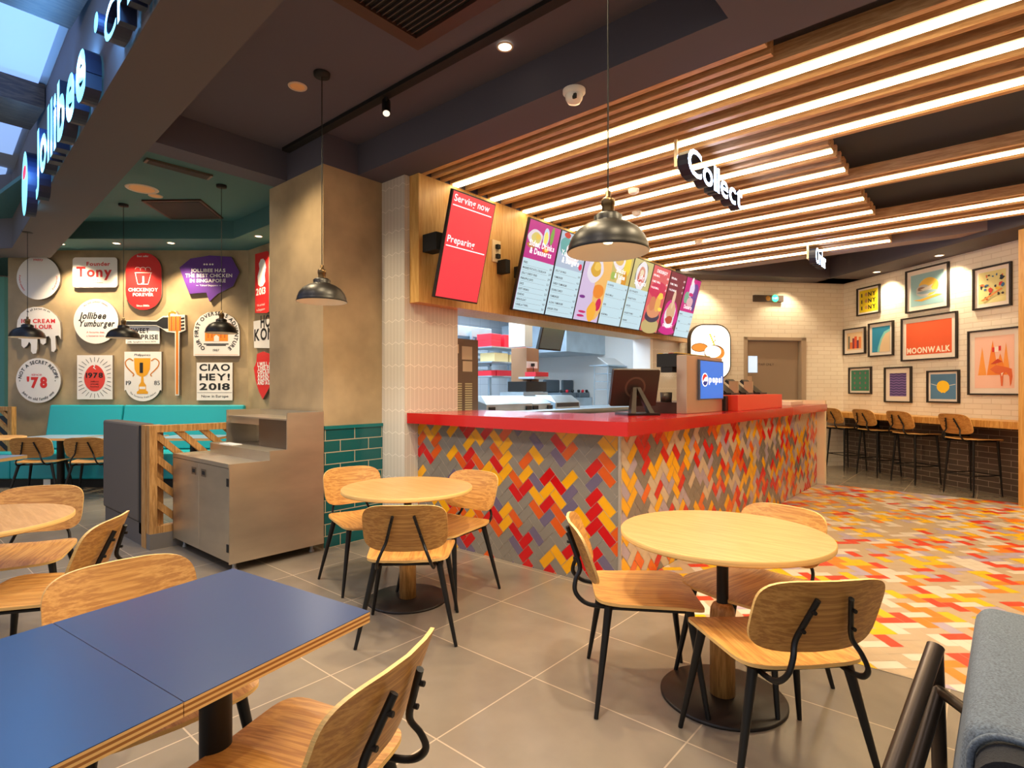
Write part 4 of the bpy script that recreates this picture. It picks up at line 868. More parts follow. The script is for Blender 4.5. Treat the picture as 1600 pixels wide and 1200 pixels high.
q = zp(465, 135, ZM); downlight(q.x, q.y, ZM, 'unlit peach disc in the dark ceiling left of the pendant canopy', .055, False)
q = zp(789, 70, ZM); downlight(q.x, q.y, ZM - .012, 'very bright spot in the dark ceiling on the track line', .045, True)
for (x, y) in [(990, 296), (995, 331)]:
    q = zp(x, y, ZC); t = MB().lathe([(.055, .0), (.05, -.03), (.03, -.045), (.0001, -.05)], WHITE, tuple(q), 20).build('smoke_detector'); tag(t, 'white ceiling detector under the slats, ' + ('nearer the camera' if y < 310 else 'just right of the big pendant'), 'detector')
q = zp(1092, 376, ZC); tag(MB().lathe([(.055, .0), (.05, -.03), (.03, -.045), (.0001, -.05)], WHITE, tuple(q), 20).build('smoke_detector'), 'white ceiling detector farthest back under the slats', 'detector')
x, y = -2.105, 3.098; t = empty('dome_camera', (x, y, ZC), 'white dome security camera on the dark soffit', 'camera'); MB().lathe([(.075, 0), (.075, -.02), (.06, -.035)], WHITE, (x, y, ZC), 28).build('mount', parent=t, loc=(x, y, ZC))
MB().lathe([(.06, -.03), (.056, -.06), (.04, -.085), (.0001, -.095)], WHITEG, (x, y, ZC), 28).build('dome', parent=t, loc=(x, y, ZC)); MB().box((x + .02, y - .05, ZC - .08), (x + .045, y - .035, ZC - .05), BLACKM).build('lens', parent=t)
t = empty('ceiling_track', (-2.4, 2.64, ZM), 'long black lighting track on the dark ceiling', 'track')
MB().box((-5.05, 2.60, ZM - .03), (-1.1, 2.672, ZM), BLACKM).build('rail', parent=t)
q = xp(613, 143, -3.52); t2 = empty('track_spotlight', (-3.52, 2.64, ZM - .03), 'black cylinder spotlight on the ceiling track', 'light')
MB().tube([(-3.52, 2.64, ZM - .03), (-3.52, 2.64, ZM - .07)], .012, BLACKM, 10).build('stem', parent=t2); MB().tube([(-3.545, 2.66, ZM - .05), (-3.49, 2.62, ZM - .17)], .032, BLACK, 20).build('body', parent=t2)
MB().tube([(-3.4903, 2.6202, ZM - .1695), (-3.4893, 2.6195, ZM - .1717)], .026, mat('spot_face', (240, 232, 214), .4, emit=1.2), 20).build('lens', parent=t2)
t = empty('ceiling_cassette', (-2.4, 1.95, ZM), 'brown framed air conditioning cassette with black louvres at the top of the picture', 'vent'); BRF = mat('cassette_brown', (70, 44, 34), .55)
X0_, X1_, Y0_, Y1_ = -2.876, -1.95, 1.45, 2.412
m = MB(); 
for p0, p1 in (((X0_, Y0_), (X0_ + .09, Y1_)), ((X1_ - .09, Y0_), (X1_, Y1_)), ((X0_ + .09, Y0_), (X1_ - .09, Y0_ + .09)), ((X0_ + .09, Y1_ - .09), (X1_ - .09, Y1_))): m.box((*p0, ZM - .03), (*p1, ZM), BRF)
m.build('frame', parent=t); m = MB().box((X0_ + .09, Y0_ + .09, ZM - .004), (X1_ - .09, Y1_ - .09, ZM), BLACKM)
for k in range(20): y = Y0_ + .11 + k * .038; m.box((X0_ + .09, y, ZM - .02), (X1_ - .09, y + .006, ZM - .004), mat('louvre', (70, 62, 60), .5))
m.build('louvres', parent=t)
P4 = [zp(x, y, ZT) for x, y in ((221, 312), (313.5, 311), (349, 340), (267, 341))]
m = MB().prism([(p.x, p.y) for p in P4][::-1], ZT - .02, ZT, BRF); 
cc = sum(P4, Vector()) / 4; m.prism([((p.x - cc.x) * .9 + cc.x, (p.y - cc.y) * .9 + cc.y) for p in P4][::-1], ZT - .024, ZT - .019, BLACKM)
tag(m.build('ceiling_vent'), 'dark brown square vent in the teal booth ceiling', 'vent')
P4 = [zp(x, y, ZT) for x, y in ((225, 247), (232, 251), (330, 276), (322, 279))]; P4 = [zp(224, 251, ZT), zp(229, 246, ZT), zp(333, 273, ZT), zp(326, 279, ZT)]
m = MB().prism([(p.x, p.y) for p in P4], ZT - .02, ZT, mat('slot_frame', (120, 104, 92), .5)); cc = sum(P4, Vector()) / 4
m.prism([((p.x - cc.x) * .92 + cc.x, (p.y - cc.y) * .92 + cc.y) for p in P4], ZT - .023, ZT - .019, BLACKM); tag(m.build('ceiling_vent'), 'narrow dark slot vent at the front edge of the teal ceiling', 'vent')
# ------------------------------------------------------------------ picture wall
PFR = mat('picture_frame', (34, 26, 24), .4); PAS = mat('mount_paper', (236, 224, 214), .6)
def P_(col): return mat('p_%d_%d_%d' % col, col, .55)
def picture(c4, label, ground, art=None, mount=.09, fw=.022):
    q = [on(RW, x, y, .02) for x, y in c4]; a0 = (q[0][0] + q[3][0]) / 2; a1 = (q[1][0] + q[2][0]) / 2; b1 = (q[0][1] + q[1][1]) / 2; b0 = (q[2][1] + q[3][1]) / 2
    w, h = a1 - a0, b1 - b0; fr = Fr(RW(a0, b0, .002), RW.r, UP)
    t = empty('framed_picture', fr(w / 2, 0, 0), label, 'picture', 'framed pictures on the white brick wall')
    m = MB()
    for p0, p1 in (((0, 0), (w, fw)), ((0, h - fw), (w, h)), ((0, fw), (fw, h - fw)), ((w - fw, fw), (w, h - fw))): m.box((*p0, 0), (*p1, .034), PFR, fr)
    m.build('frame', parent=t)
    MB().flat([(fw, fw), (w - fw, fw), (w - fw, h - fw), (fw, h - fw)], .012, PAS, fr).build('mount', parent=t)
    mt = min(w, h) * mount + fw; x0, y0, x1, y1 = mt, mt, w - mt, h - mt
    m = MB(); m.flat([(x0, y0), (x1, y0), (x1, y1), (x0, y1)], .0135, P_(ground), fr)
    if art:
        def N(pts, col, k=1):   # normalised coordinates of the print
            m.flat([(x0 + p * (x1 - x0), y0 + v * (y1 - y0)) for p, v in pts], .0135 + .0004 * k, P_(col), fr)
        def T(st, p, v, s, col, wd=None, k=6): m.text(st, x0 + p * (x1 - x0), y0 + v * (y1 - y0), s * (y1 - y0), P_(col), fr, .0135 + .0004 * k, .04, 'c', fit=wd * (x1 - x0) if wd else None)
        art(N, T)
    m.build('print', parent=t)
def R_(x0, y0, x1, y1): return [(x0, y0), (x1, y0), (x1, y1), (x0, y1)]
def ny(N, T):
    for v in (.12, .41, .70):
        T('NY', .70, v, .26, (30, 26, 24), .42); T('I', .15, v, .22, (40, 40, 40), .08); N(bl(.38, v + .09, .08, .08, 5), (196, 150, 90), 2)
picture([(1339, 451), (1375, 444), (1375, 490), (1339, 493)], 'small yellow framed picture lettered NY three times', (232, 206, 30), ny, .06)
def wave(N, T):
    N(bl(.55, .56, .30, .28, 1, 30, .02), (240, 196, 84)); N(bl(.40, .46, .24, .18, 7), (196, 196, 196), 2); N(bl(.34, .52, .12, .06, 3), (150, 120, 100), 3); N(bl(.52, .40, .30, .05, 2), (140, 170, 186), 4)
    N([(.08, .2), (.35, .13), (.95, .25), (.8, .29), (.3, .2)], (236, 176, 70), 5); N([(.3, .50), (.7, .62), (.62, .52), (.4, .46)], (222, 214, 200), 5)
picture([(1415, 424), (1483, 409), (1482.5, 480), (1415.5, 490)], 'framed picture of a sunset wave on pale blue, top middle of the wall', (150, 192, 202), wave, .10)
def shapes(N, T):
    r = random.Random(4)
    for k in range(22): N(bl(r.uniform(.1, .9), r.uniform(.1, .9), r.uniform(.03, .09), r.uniform(.02, .08), k, 8, .5), r.choice([(30, 40, 60), (60, 110, 160), (226, 110, 60), (40, 90, 80), (210, 60, 50), (60, 50, 50), (240, 196, 60)]), 1 + k)
    N([(.1, .1), (.2, .08), (.9, .38), (.86, .42)], (226, 140, 70), 25)
picture([(1520, 421), (1581, 408), (1580, 478), (1520.5, 484.5)], 'framed picture of many small dark shapes on pale yellow, top right', (226, 216, 150), shapes, .10)
def town(N, T):
    for x0, x1, h, c in ((.08, .2, .9, (120, 120, 110)), (.2, .38, .5, (226, 120, 60)), (.36, .5, .75, (140, 50, 70)), (.5, .66, .85, (226, 90, 50)), (.64, .78, .6, (110, 50, 80)), (.78, .92, .8, (226, 130, 70))): N(R_(x0, .08, x1, h * .9), c)
picture([(1318, 514), (1352.5, 511), (1352, 552.5), (1318, 555)], 'small framed picture of orange and maroon blocks, leftmost of the middle row', (232, 200, 160), town, .12)
def beach(N, T):
    N([(1, .0), (1, .78), (.75, .70), (.58, .50), (.45, .20), (.42, 0)], (222, 196, 160), 4); N([(1, .78), (1, .88), (.68, .78), (.48, .52), (.34, .20), (.30, 0), (.42, 0), (.45, .20), (.58, .50), (.75, .70)], (130, 206, 206), 3)
picture([(1357.5, 505), (1396.5, 501), (1395.5, 555.5), (1356.5, 558)], 'framed picture of a blue sea meeting a sandy beach', (34, 140, 186), beach, .10)
def moon(N, T): T('MOONWALK', .5, .05, .24, (248, 232, 214), .96)
picture([(1408, 498), (1495.5, 486), (1496, 560), (1408.5, 564.5)], 'large landscape orange framed poster lettered MOONWALK', (226, 92, 50), moon, .10)
def canada(N, T):
    for c_, w_, h_, k in ((.20, .11, .80, 1), (.47, .15, .92, 2), (.80, .10, .86, 3), (.66, .16, .66, 4)): N([(c_ - w_, .25), (c_ + w_, .25), (c_, h_)], (244, 160, 70) if k % 2 else (240, 140, 50), k)
    N([(.40, .36), (.55, .44), (.78, .40), (.94, .36), (.96, .22), (.93, .08), (.90, .03), (.88, .22), (.80, .30), (.74, .26), (.72, .04), (.68, .04), (.66, .26), (.55, .28)], (226, 110, 60), 7)
    N([(.70, .22), (.74, .30), (.68, .28)], (246, 226, 210), 8); N([(.42, .46), (.60, .56), (.72, .50), (.56, .47)], (206, 70, 40), 9)
    N(R_(.46, .69, .52, .78), (214, 40, 40), 8); N(R_(.52, .69, .62, .79), (246, 236, 230), 8); N(R_(.62, .71, .68, .80), (214, 40, 40), 8)
picture([(1512.5, 517.5), (1597, 509.5), (1596, 618), (1512.5, 617)], 'large pink framed picture with orange peaks and a moose, rightmost on the wall', (244, 198, 180), canada, .10)
def tealp(N, T):
    for i in range(3):
        for j in range(4): N(bl(.2 + .3 * i, .14 + .24 * j, .06, .08, i * 4 + j, 8, .4), (90, 110, 110)); N(bl(.2 + .3 * i, .14 + .24 * j, .02, .04, i), (170, 90, 80), 2)
picture([(1326, 574), (1361.5, 573), (1361.5, 615.5), (1326.5, 615.5)], 'small framed picture with a dotted pattern on green, leftmost of the bottom row', (50, 120, 96), tealp, .07)
def waves(N, T):
    for j in range(9):
        y = .06 + j * .11; up_ = [(k / 12, y + .018 * math.sin(k * 1.6)) for k in range(13)]; N(up_ + [(a, b + .045) for a, b in up_[::-1]], (60, 44, 110))
picture([(1382, 574), (1424.5, 572.5), (1424, 629.5), (1382, 628.5)], 'framed picture of dark waves on purple, second in the bottom row', (118, 96, 160), waves, .15)
def sun(N, T):
    N([(.02, .60), (.3, .52), (.3, .54), (.03, .62)], (226, 226, 210)); N([(.98, .58), (.7, .52), (.7, .54), (.97, .60)], (226, 226, 210)); N(bl(.5, .5, .25, .24, 3, 30, .02), (246, 200, 40), 2); N(bl(.45, .28, .04, .04, 2), (236, 190, 60)); N(bl(.56, .28, .04, .04, 4), (236, 190, 60))
picture([(1448, 579.5), (1499, 577.5), (1499, 630.5), (1449, 628.5)], 'framed picture of a yellow sun on plain blue, in the bottom row', (84, 132, 176), sun, .07)
# bar counter, stools, oak end post
a_ew, _ = on(RW, 1593, 700, .46); a_ew += .015
t = empty('bar_counter', RW(2.3, 0, .2), 'long oak bar counter fixed along the picture wall above the stools', 'counter')
MB().box((0.02, .91, .014), (a_ew, 1.0, .46), wood('bar_oak', (214, 166, 96), (204, 152, 80), (184, 128, 60), (9, 9, 1), .4, 3), RW).build('worktop', parent=t, bevel=.003)
for k in (.8, 2.4, 4.0): MB().box((k, .70, .013), (k + .04, .909, .40), BLACKM, RW).build('bracket', parent=t)
a = a_ew - .015
tag(MB().box((a + .02, 0, 0.016), (a + .16, ZP - .01, .50), PANEL, RW).build('end_post') , 'tall pale oak end post at the right edge of the picture beside the bar counter', 'post')
stp = empty('bar_stool', (0, 0, 0), '', 'stool')
chair_parts(stp, .735, [(-.215, -.215), (.215, -.215), (.215, .215), (-.215, .215)], True)
th = WA - math.pi / 2 - math.pi / 2
for i, (x, y, lb) in enumerate([(-.20, 9.68, 'oak and black bar stool nearest the camera'), (-.87, 10.31, 'oak and black bar stool second from the camera'), (-1.40, 10.80, 'oak and black bar stool third from the camera'), (-1.93, 11.22, 'oak and black bar stool farthest back, half hidden by the counter end')]):
    o = stp if i == 0 else dup(stp); o.location = (x, y, .001); o.rotation_euler = (0, 0, th); tag(o, lb, 'stool', 'bar stools at the bar counter')
# exit light and light box on the far wall
a0, b1 = on(DRW, 1176, 461.5); a1, b0 = on(DRW, 1221, 472.5); t = empty('emergency_sign', DRW((a0 + a1) / 2, b0, .05), 'green glowing emergency light on the far brick wall above the door', 'sign')
MB().box((a0, b0, .002), (a1, b1, .06), mat('fitting_dark', (70, 60, 56), .5), DRW).build('housing', parent=t)
a, b = on(DRW, 1208, 467); MB().disc(.062, .062, mat('exit_green', (40, 230, 160), .4, emit=3, ecol=(30, 255, 150)), Fr(DRW(a, b, 0), DRW.r, UP)).build('green_lens', parent=t)
a, b = on(DRW, 1197, 467); MB().disc(.045, .062, mat('exit_amber', (170, 120, 40), .4), Fr(DRW(a, b, 0), DRW.r, UP)).build('amber_lens', parent=t)
MB().text('EXIT', *on(DRW, 1208, 468.3), .045, TWHITE, DRW, .064, .02, 'c').build('lettering', parent=t)
a0, b0 = on(DRW, 1078, 580); a1, b1 = on(DRW, 1137.5, 508)
t = empty('light_box', DRW((a0 + a1) / 2, b0, .05), 'white glowing light box with rounded corners showing a burger bun and wheat', 'sign'); LB = mat('lightbox_face', (255, 252, 240), .4, emit=1.15)
pts = rrect(a0 - .05, b0 - .15, a1, b1, .26, 8); MB().prism(pts, .004, .10, mat('lightbox_rim', (60, 46, 36), .5), DRW).build('case', parent=t)
MB().flat(rrect(a0 - .03, b0 - .13, a1 - .02, b1 - .02, .24, 8), .102, LB, DRW).build('face', parent=t)
m = MB(); bun = mat('lb_bun', (214, 140, 60), .5, emit=.6)
def lb_(pts, mt, c): m.flat([on(DRW, x, y, .1) for x, y in pts][::-1], c, mt, DRW)
lbo = mat('lb_outline', (120, 60, 30), .5)
lb_([(1093 + 13 * math.cos(q), 543 + 7 * math.sin(q)) for q in [k * .26 for k in range(24)]], lbo, .1035); lb_([(1116 + 16 * math.cos(q), 551 + 12 * math.sin(q)) for q in [k * .26 for k in range(24)]], lbo, .1045)
lb_([(1087 + 12 * math.cos(q) + 6, 543 + 6 * math.sin(q)) for q in [k * .26 for k in range(24)]], bun, .104); lb_([(1117 + 15 * math.cos(q), 552 + 10.5 * math.sin(q)) for q in [k * .26 for k in range(24)]], bun, .105)
lb_([(1113.5 + 13 * math.cos(q), 549.5 + 9.5 * math.sin(q)) for q in [k * .26 for k in range(24)]], LB, .1065); 
for k in range(6): lb_([(1107 + k * 1.2, 523 + k * 3), (1110 + k * 1.2, 521 + k * 3), (1111 + k * 1.2, 525 + k * 3)], mat('lb_green', (190, 200, 30), .5, emit=.7), .106)
for x, y in ((1116, 526), (1117, 532), (1115, 534)): lb_([(x - 1, y - 1), (x + 1, y - 1), (x + 1, y + 1), (x - 1, y + 1)], bun, .106)
m.build('food_drawing', parent=t)
# hanging signs over the counter
pA = xp(1060, 270, -1.86); hang('Collect', 4.22, 5.47, 3.10, -1.86, 'hanging_sign', 'backlit white Collect sign hanging under the slats', (.02, .88))
hang('Order', 8.50, 9.10, 3.13, -1.88, 'hanging_sign', 'backlit white Order sign hanging under the slats, farther back', (.03, .5))
# ------------------------------------------------------------------ things on the worktop
TZ = 1.1805
DK = mat('device_dark', (46, 34, 30), .4); DKG = mat('device_black', (24, 22, 22), .3)
def pos(x, y, rz, label, s=1.0):
    t = empty('till_screen', (0, 0, 0), label, 'till')
    fr = Fr((0, 0.03, .07), (1, 0, 0), (0, -.30, 1))
    MB().prism(rrect(-.19, 0, .19, .29, .012), -.018, .018, DK, fr).build('screen_case', parent=t, local=True)
    MB().flat([(-.175, .015), (.175, .015), (.175, .275), (-.175, .275)][::-1], -.0185, DKG, fr).build('glass', parent=t, local=True)
    m = MB(); m.add([fr(.085 * math.cos(q), .15 + .085 * math.sin(q), .0186) for q in [k * .2618 for k in range(24)]], [tuple(range(24))], mat('device_ring', (84, 66, 56), .35)); m.add([fr(.07 * math.cos(q), .15 + .07 * math.sin(q), .0189) for q in [k * .2618 for k in range(24)]], [tuple(range(24))], DK); m.build('logo_disc', parent=t, local=True)
    for sx in (-1, 1): MB().add([(sx * .10, -.18, 0), (sx * .10, -.12, 0), (sx * .03, -.02, .19), (sx * .03, -.06, .21), (sx * .06, -.18, 0), (sx * .06, -.12, 0), (sx * .0, -.02, .19), (sx * .0, -.06, .21)][0:8], [(0, 1, 2, 3), (4, 7, 6, 5), (0, 4, 5, 1), (1, 5, 6, 2), (2, 6, 7, 3), (3, 7, 4, 0)], DK).build('stand_leg', parent=t, local=True)
    MB().box((-.13, -.19, 0), (.13, .06, .016), DKG).build('base', parent=t, local=True)
    t.location = (x, y, TZ); t.rotation_euler = (0, 0, rz); t.scale = (s, s, s); return t
q = zp(988, 648, TZ); pos(q.x - .02, q.y + .06, math.radians(52), 'dark till screen seen from behind at the corner of the red worktop', 1.12)
cam_ = None
# drinks dispenser
q = zp(1073, 647, TZ); dx, dy = q.x, q.y; ye = xp(1128.5, 600, dx).y
zt = xp(1089, 563, dx).z + .02
t = empty('drinks_dispenser', (dx - .25, (dy + ye) / 2, TZ), 'steel drinks dispenser with a glowing blue light panel on the red worktop', 'dispenser')
bx = yp(1057, 600, dy).x
MB().box((bx, dy, TZ), (dx, ye, zt + .02), mat('dispenser_steel', (206, 180, 160), .30, .8)).build('body', parent=t, bevel=.004)
MB().box((dx - .55, dy + .02, TZ), (bx - .002, ye, TZ + .10), mat('tray_dark', (72, 50, 44), .35, .5)).build('drip_tray', parent=t)
PB = mat('panel_blue', (26, 110, 225), .3, emit=.7); ya = xp(1089, 600, dx).y + .02; z0_, z1_ = xp(1089, 625, dx).z, zt - .01
fr = Fr((dx + .001, ya, z0_), (0, 1, 0), UP); w, h = ye - ya - .02, z1_ - z0_
MB().box((0, 0, 0), (w, h, .018), mat('panel_frame', (90, 100, 120), .4, .4), fr).flat([(.012, .012), (w - .012, .012), (w - .012, h - .012), (.012, h - .012)], .019, PB, fr).build('light_panel', parent=t)
m = MB(); gw = mat('panel_white', (250, 250, 255), .4, emit=1.0); gx, gy = .20 * w, .50 * h
m.flat(circ(gx, gy, .125 * w, 32, .17 * h), .0195, gw, fr); r_ = .105 * w; ry = .145 * h
m.flat([(gx + r_ * math.cos(q), gy + ry * math.sin(q)) for q in [math.radians(a) for a in range(20, 201, 12)]] + [(gx - .03 * w, gy + .01), (gx + .04 * w, gy + .03)], .020, mat('panel_red', (226, 40, 40), .4, emit=.6), fr)
m.flat([(gx + r_ * math.cos(q), gy + ry * math.sin(q)) for q in [math.radians(a) for a in range(215, 350, 12)]] + [(gx + .03 * w, gy - .04 * h), (gx - .04 * w, gy - .03 * h)], .020, mat('panel_navy', (10, 50, 150), .4, emit=.5), fr)
m.text('pepsi', .36 * w, .44 * h, .24 * h, gw, fr, .0195, .03, 'l', fit=.58 * w); m.build('emblem', parent=t, label='round emblem and white lettering')
m = MB().box((bx - .20, dy + .02, zt - .08), (bx - .002, ye - .05, zt + .04), DKG).box((bx - .17, dy + .04, zt - .13), (bx - .06, dy + .14, zt - .08), DKG); m.build('valve_head', parent=t)
for k, c_ in enumerate([(236, 190, 40), (230, 230, 226), (206, 60, 40), (236, 190, 40)]): MB().box((bx - .19 + k * .05, dy + .03, zt + .0405), (bx - .155 + k * .05, ye - .06, zt + .046), mat('flavour_%d' % k, c_, .5)).build('flavour_label', parent=t)
q = zp(1050, 643, TZ); o = MB().lathe([(.001, .1015), (.05, .1015), (.055, .19), (.05, .19), (.045, .106), (.001, .106)], mat('pot_grey', (80, 72, 66), .4, .6), (dx - .24, dy + .1, TZ), 20); tag(o.build('measuring_pot'), 'small grey pot standing on the dispenser tray', 'pot')
# second till, red riser box with card terminals
q = zp(1140, 640, TZ); pos(-2.22, (ye + xp(1153, 630, -1.93).y) / 2 - .02, math.radians(-140), 'dark till on its base right behind the drinks dispenser', .82)
o = MB().box((-2.42, ye + .04, TZ), (-2.02, xp(1153, 630, -1.93).y - .02, TZ + .15), DK).build('cash_drawer', bevel=.004); tag(o, 'dark brown cash drawer box between dispenser and red riser', 'box')
bpy.data.objects['till_screen.001' if 'till_screen.001' in bpy.data.objects else 'till_screen'].location.z = TZ + .151
ry0, ry1 = xp(1153, 630, -1.93).y, xp(1222, 630, -1.93).y; rz1 = xp(1153, 617.5, -1.93).z
ORD = mat('riser_red', (222, 60, 30), .3)
o = MB().box((-2.35, ry0, TZ), (-1.93, ry1, rz1), ORD).build('riser_box', bevel=.004); tag(o, 'orange-red riser box on the red worktop, under the card terminals', 'box')
tm = empty('card_terminal', (0, 0, 0), '', 'card terminal')
fr = Fr((0, 0, .01), (1, 0, 0), (0, -.75, .66)); MB().prism(rrect(-.12, 0, .12, .23, .01), -.015, .015, DKG, fr).build('screen', parent=tm, local=True)
MB().box((-.13, -.02, 0), (.13, .06, .02), DKG).build('base', parent=tm, local=True); MB().box((.125, -.12, .0), (.15, -.02, .15), mat('terminal_side', (170, 150, 120), .4)).build('side_plate', parent=tm, local=True)
for i, (f_, lb) in enumerate(((.20, 'black angled terminal on the red riser, nearest the dispenser'), (.50, 'black angled terminal in the middle of the red riser'), (.82, 'black angled terminal on the red riser, farthest from the dispenser'))):
    o = tm if i == 0 else dup(tm); o.location = (-2.12, ry0 + (ry1 - ry0) * f_, rz1 + .001); o.rotation_euler = (0, 0, math.radians(-90)); tag(o, lb, 'card terminal', 'terminals on the red riser')
q = zp(1233, 638, TZ); o = dup(tm); o.location = (-2.15, 7.55, TZ); o.rotation_euler = (0, 0, math.radians(-40)); tag(o, 'green-lit dark terminal standing on the worktop beyond the red riser', 'card terminal')
q = zp(1262, 634, TZ); o = MB().box((-2.62, 8.35, TZ), (-2.1, 9.0, TZ + .045), mat('tray_cream', (236, 222, 200), .5)).build('paper_tray'); tag(o, 'flat cream tray near the far end of the red worktop', 'tray')
# ------------------------------------------------------------------ kitchen seen through the opening
sbox('wall_kitchen_back', (-8.1, 4.12, 0), (-8.0, 12, 3.0), KTILE)
o = MB().box((-8.0, 9.95, 0), (-4.40, 10.05, 3.0), WHITE); struct(o, 'wall_kitchen_side')
o = MB().box((-8.0, 4.12, 0), (-5.0, 4.16, 3.0), WHITE); struct(o, 'wall_kitchen_side')
slab('ceiling', [(-8.1, 3.985), (-4.42, 3.985), (-4.42, 10.05), (-8.1, 10.05)], 2.95, 3.0, mat('kitchen_ceiling', (214, 226, 238), .5))
for y, lb in ((5.2, 'nearer'), (7.6, 'farther')):
    o = MB().box((-6.9, y - .6, 2.925), (-5.7, y + .6, 2.949), mat('kitchen_light', (220, 236, 255), .4, emit=7, ecol=(196, 224, 255))).build('ceiling_light'); tag(o, 'square cool white ceiling light panel inside the kitchen, ' + lb + ' one', 'light', 'kitchen ceiling lights')
lamp('AREA', 'kitchen_lamp', (-5.4, 6.2, 2.9), 120, COOL, 1, sx=1.4, sy=4)
def kb(px0, py0, px1, py1, X, dep, m, name, label, cat, parent=None, group=None, mb=None):
    Y0_, Y1_ = xp(px0, py1, X).y, xp(px1, py1, X).y; z0 = xp(px0, py1, X).z; z1 = xp(px0, py0, X).z
    b = (mb or MB()).box((X - dep, Y0_, z0), (X, Y1_, z1), m)
    if mb: return (Y0_, Y1_, z0, z1)
    o = b.build(name, parent=parent, bevel=.003)
    if parent is None: tag(o, label, cat, group)
    return o
# pass-through counter behind the worktop
o = MB().box((-5.0, 4.0, 0), (-4.42, 8.1, 1.10), STEELK).box((-5.0, 3.99, 1.10), (-4.13, 8.14, 1.135), STEELK).build('steel_counter'); tag(o, 'kitchen steel counter in the servery opening', 'counter')
KZ = 1.136
# ice machine
ZI = xp(720, 529, -4.45).z; Y1i = xp(747, 600, -4.45).y
t = empty('ice_machine', (-4.7, 4.2, KZ), 'tall brown-grey steel machine with vents and taped notes at the left of the kitchen opening', 'machine'); IM = mat('machine_bronze', (120, 100, 86), .45, .4)
MB().box((-4.95, 4.0, KZ), (-4.45, Y1i, ZI), IM).build('body', parent=t); fi = Fr((-4.45, 4.0, KZ), (0, 1, 0), UP); wi = Y1i - 4.0; hi = ZI - KZ; m = MB()
for c_ in (.18, .40, .66):
    for k in range(12): m.box((c_ * wi, .03 + k * .026, 0), ((c_ + .18) * wi, .044 + k * .026, .003), mat('vent_light', (206, 190, 150), .5), fi)
m.build('vents', parent=t); NOTE = mat('note_paper', (214, 192, 160), .7)
for i, (a, b, c_, d) in enumerate(((.30, .80, .50, .92), (.58, .72, .84, .90), (.60, .56, .84, .70))): MB().box((a * wi, b * hi, 0), (c_ * wi, d * hi, .003), NOTE, fi).build('note', parent=t)
# heated cabinets on the counter
for (px0, py0, px1, py1), lb, nm in (((760, 619, 832, 641), 'steel chute with a sloping front on the kitchen counter', 'steel_chute'), ((833, 620, 861, 640), 'narrow steel warmer in the middle of the kitchen counter', 'food_warmer'), ((868, 618, 906, 638), 'dark glazed warmer at the right of the kitchen counter row', 'food_warmer')):
    X = -4.5; ya, yb = xp(px0, py1, X).y, xp(px1, py1, X).y; zt_ = xp(px0, py0, X).z; t = empty(nm, (X - .15, (ya + yb) / 2, KZ), lb, 'warmer')
    fr = Fr((X, ya, KZ), (0, 1, 0), UP); w = yb - ya; h = zt_ - KZ
    m = MB(); vs = [fr(0, 0, 0), fr(w, 0, 0), fr(w, h * .45, 0), fr(0, h * .45, 0), fr(.04, h, -.12), fr(w - .04, h, -.12), fr(0, 0, -.35), fr(w, 0, -.35), fr(w, h, -.35), fr(0, h, -.35)]
    m.add(vs, [(0, 1, 2, 3), (3, 2, 5, 4), (4, 5, 8, 9), (6, 9, 8, 7), (0, 3, 4, 9, 6), (1, 7, 8, 5, 2), (0, 6, 7, 1)], STEELK); m.build('hood', parent=t)
    if px0 == 868: MB().box((.03, .02, 0), (w - .03, h * .42, .004), mat('dark_glass', (60, 64, 66), .2), fr).build('glass', parent=t)
    else:
        for a in (.1, .9): MB().box((w * a - .05, .0, 0), (w * a + .05, .05, .02), DKG, fr).build('handle', parent=t)
# shelf rack with boxes
XR = -5.7
ya, yb = xp(769, 560, XR).y, xp(830, 560, XR).y; t = empty('shelf_rack', (XR - .25, (ya + yb) / 2, 0), 'steel wall rack of three shelves with red boxes in the kitchen', 'shelf')
zs_ = [xp(775, y, XR).z for y in (541, 564.5, 587)]
for z in zs_: MB().box((XR - .5, ya, z - .02), (XR, yb, z), STEELK).build('shelf', parent=t)
for y in (ya + .01, yb - .04): MB().box((XR - .48, y, 0), (XR - .44, y + .03, zs_[0] + .25), STEELK).build('post', parent=t)
KR = mat('kitchen_red', (220, 40, 56), .4); KC = mat('carton', (220, 196, 140), .6); KBn = mat('carton_brown', (160, 118, 84), .6)
def shelfbox(px0, px1, hpx, zi, m, label, dx=.05, dep=.3, nm='carton', lift=0):
    z = zs_[zi] + .001 + lift; Y0_, Y1_ = xp(px0, 550, XR).y, xp(px1, 550, XR).y; h = hpx * 1.0 * (-XR / -ray(px0, 550).x) / FPX
    o = MB().box((XR - dx - dep, Y0_ + .005, z), (XR - dx, Y1_ - .005, z + h), m).build(nm, bevel=.004); tag(o, label, 'box', 'boxes on the kitchen rack'); return h
h_ = shelfbox(771, 787, 10, 0, KR, 'red carton on the top kitchen shelf, lower one of the left pair', nm='red_carton'); shelfbox(771, 787, 10, 0, KR, 'red carton on the top kitchen shelf, upper one of the left pair', nm='red_carton', lift=h_ + .002)
shelfbox(792, 817, 20, 0, KR, 'larger red carton on the top kitchen shelf at right', nm='red_carton'); shelfbox(818, 826, 13, 0, KR, 'narrow red carton at the right end of the top kitchen shelf', nm='red_carton')
shelfbox(776, 798, 14, 1, KC, 'cream carton on the middle kitchen shelf'); shelfbox(800, 817, 12, 1, KC, 'tan carton right of the cream one on the middle kitchen shelf')
shelfbox(771, 779, 8, 2, KR, 'smallest red carton on the bottom kitchen shelf', nm='red_carton'); shelfbox(780, 804, 9, 2, KR, 'wide red and white carton on the bottom kitchen shelf', nm='red_carton')
kb(823, 543, 842, 604, -5.2, .3, KBn, 'kitchen_pillar', 'brown boxed pillar with a socket in the middle of the kitchen', 'pillar')
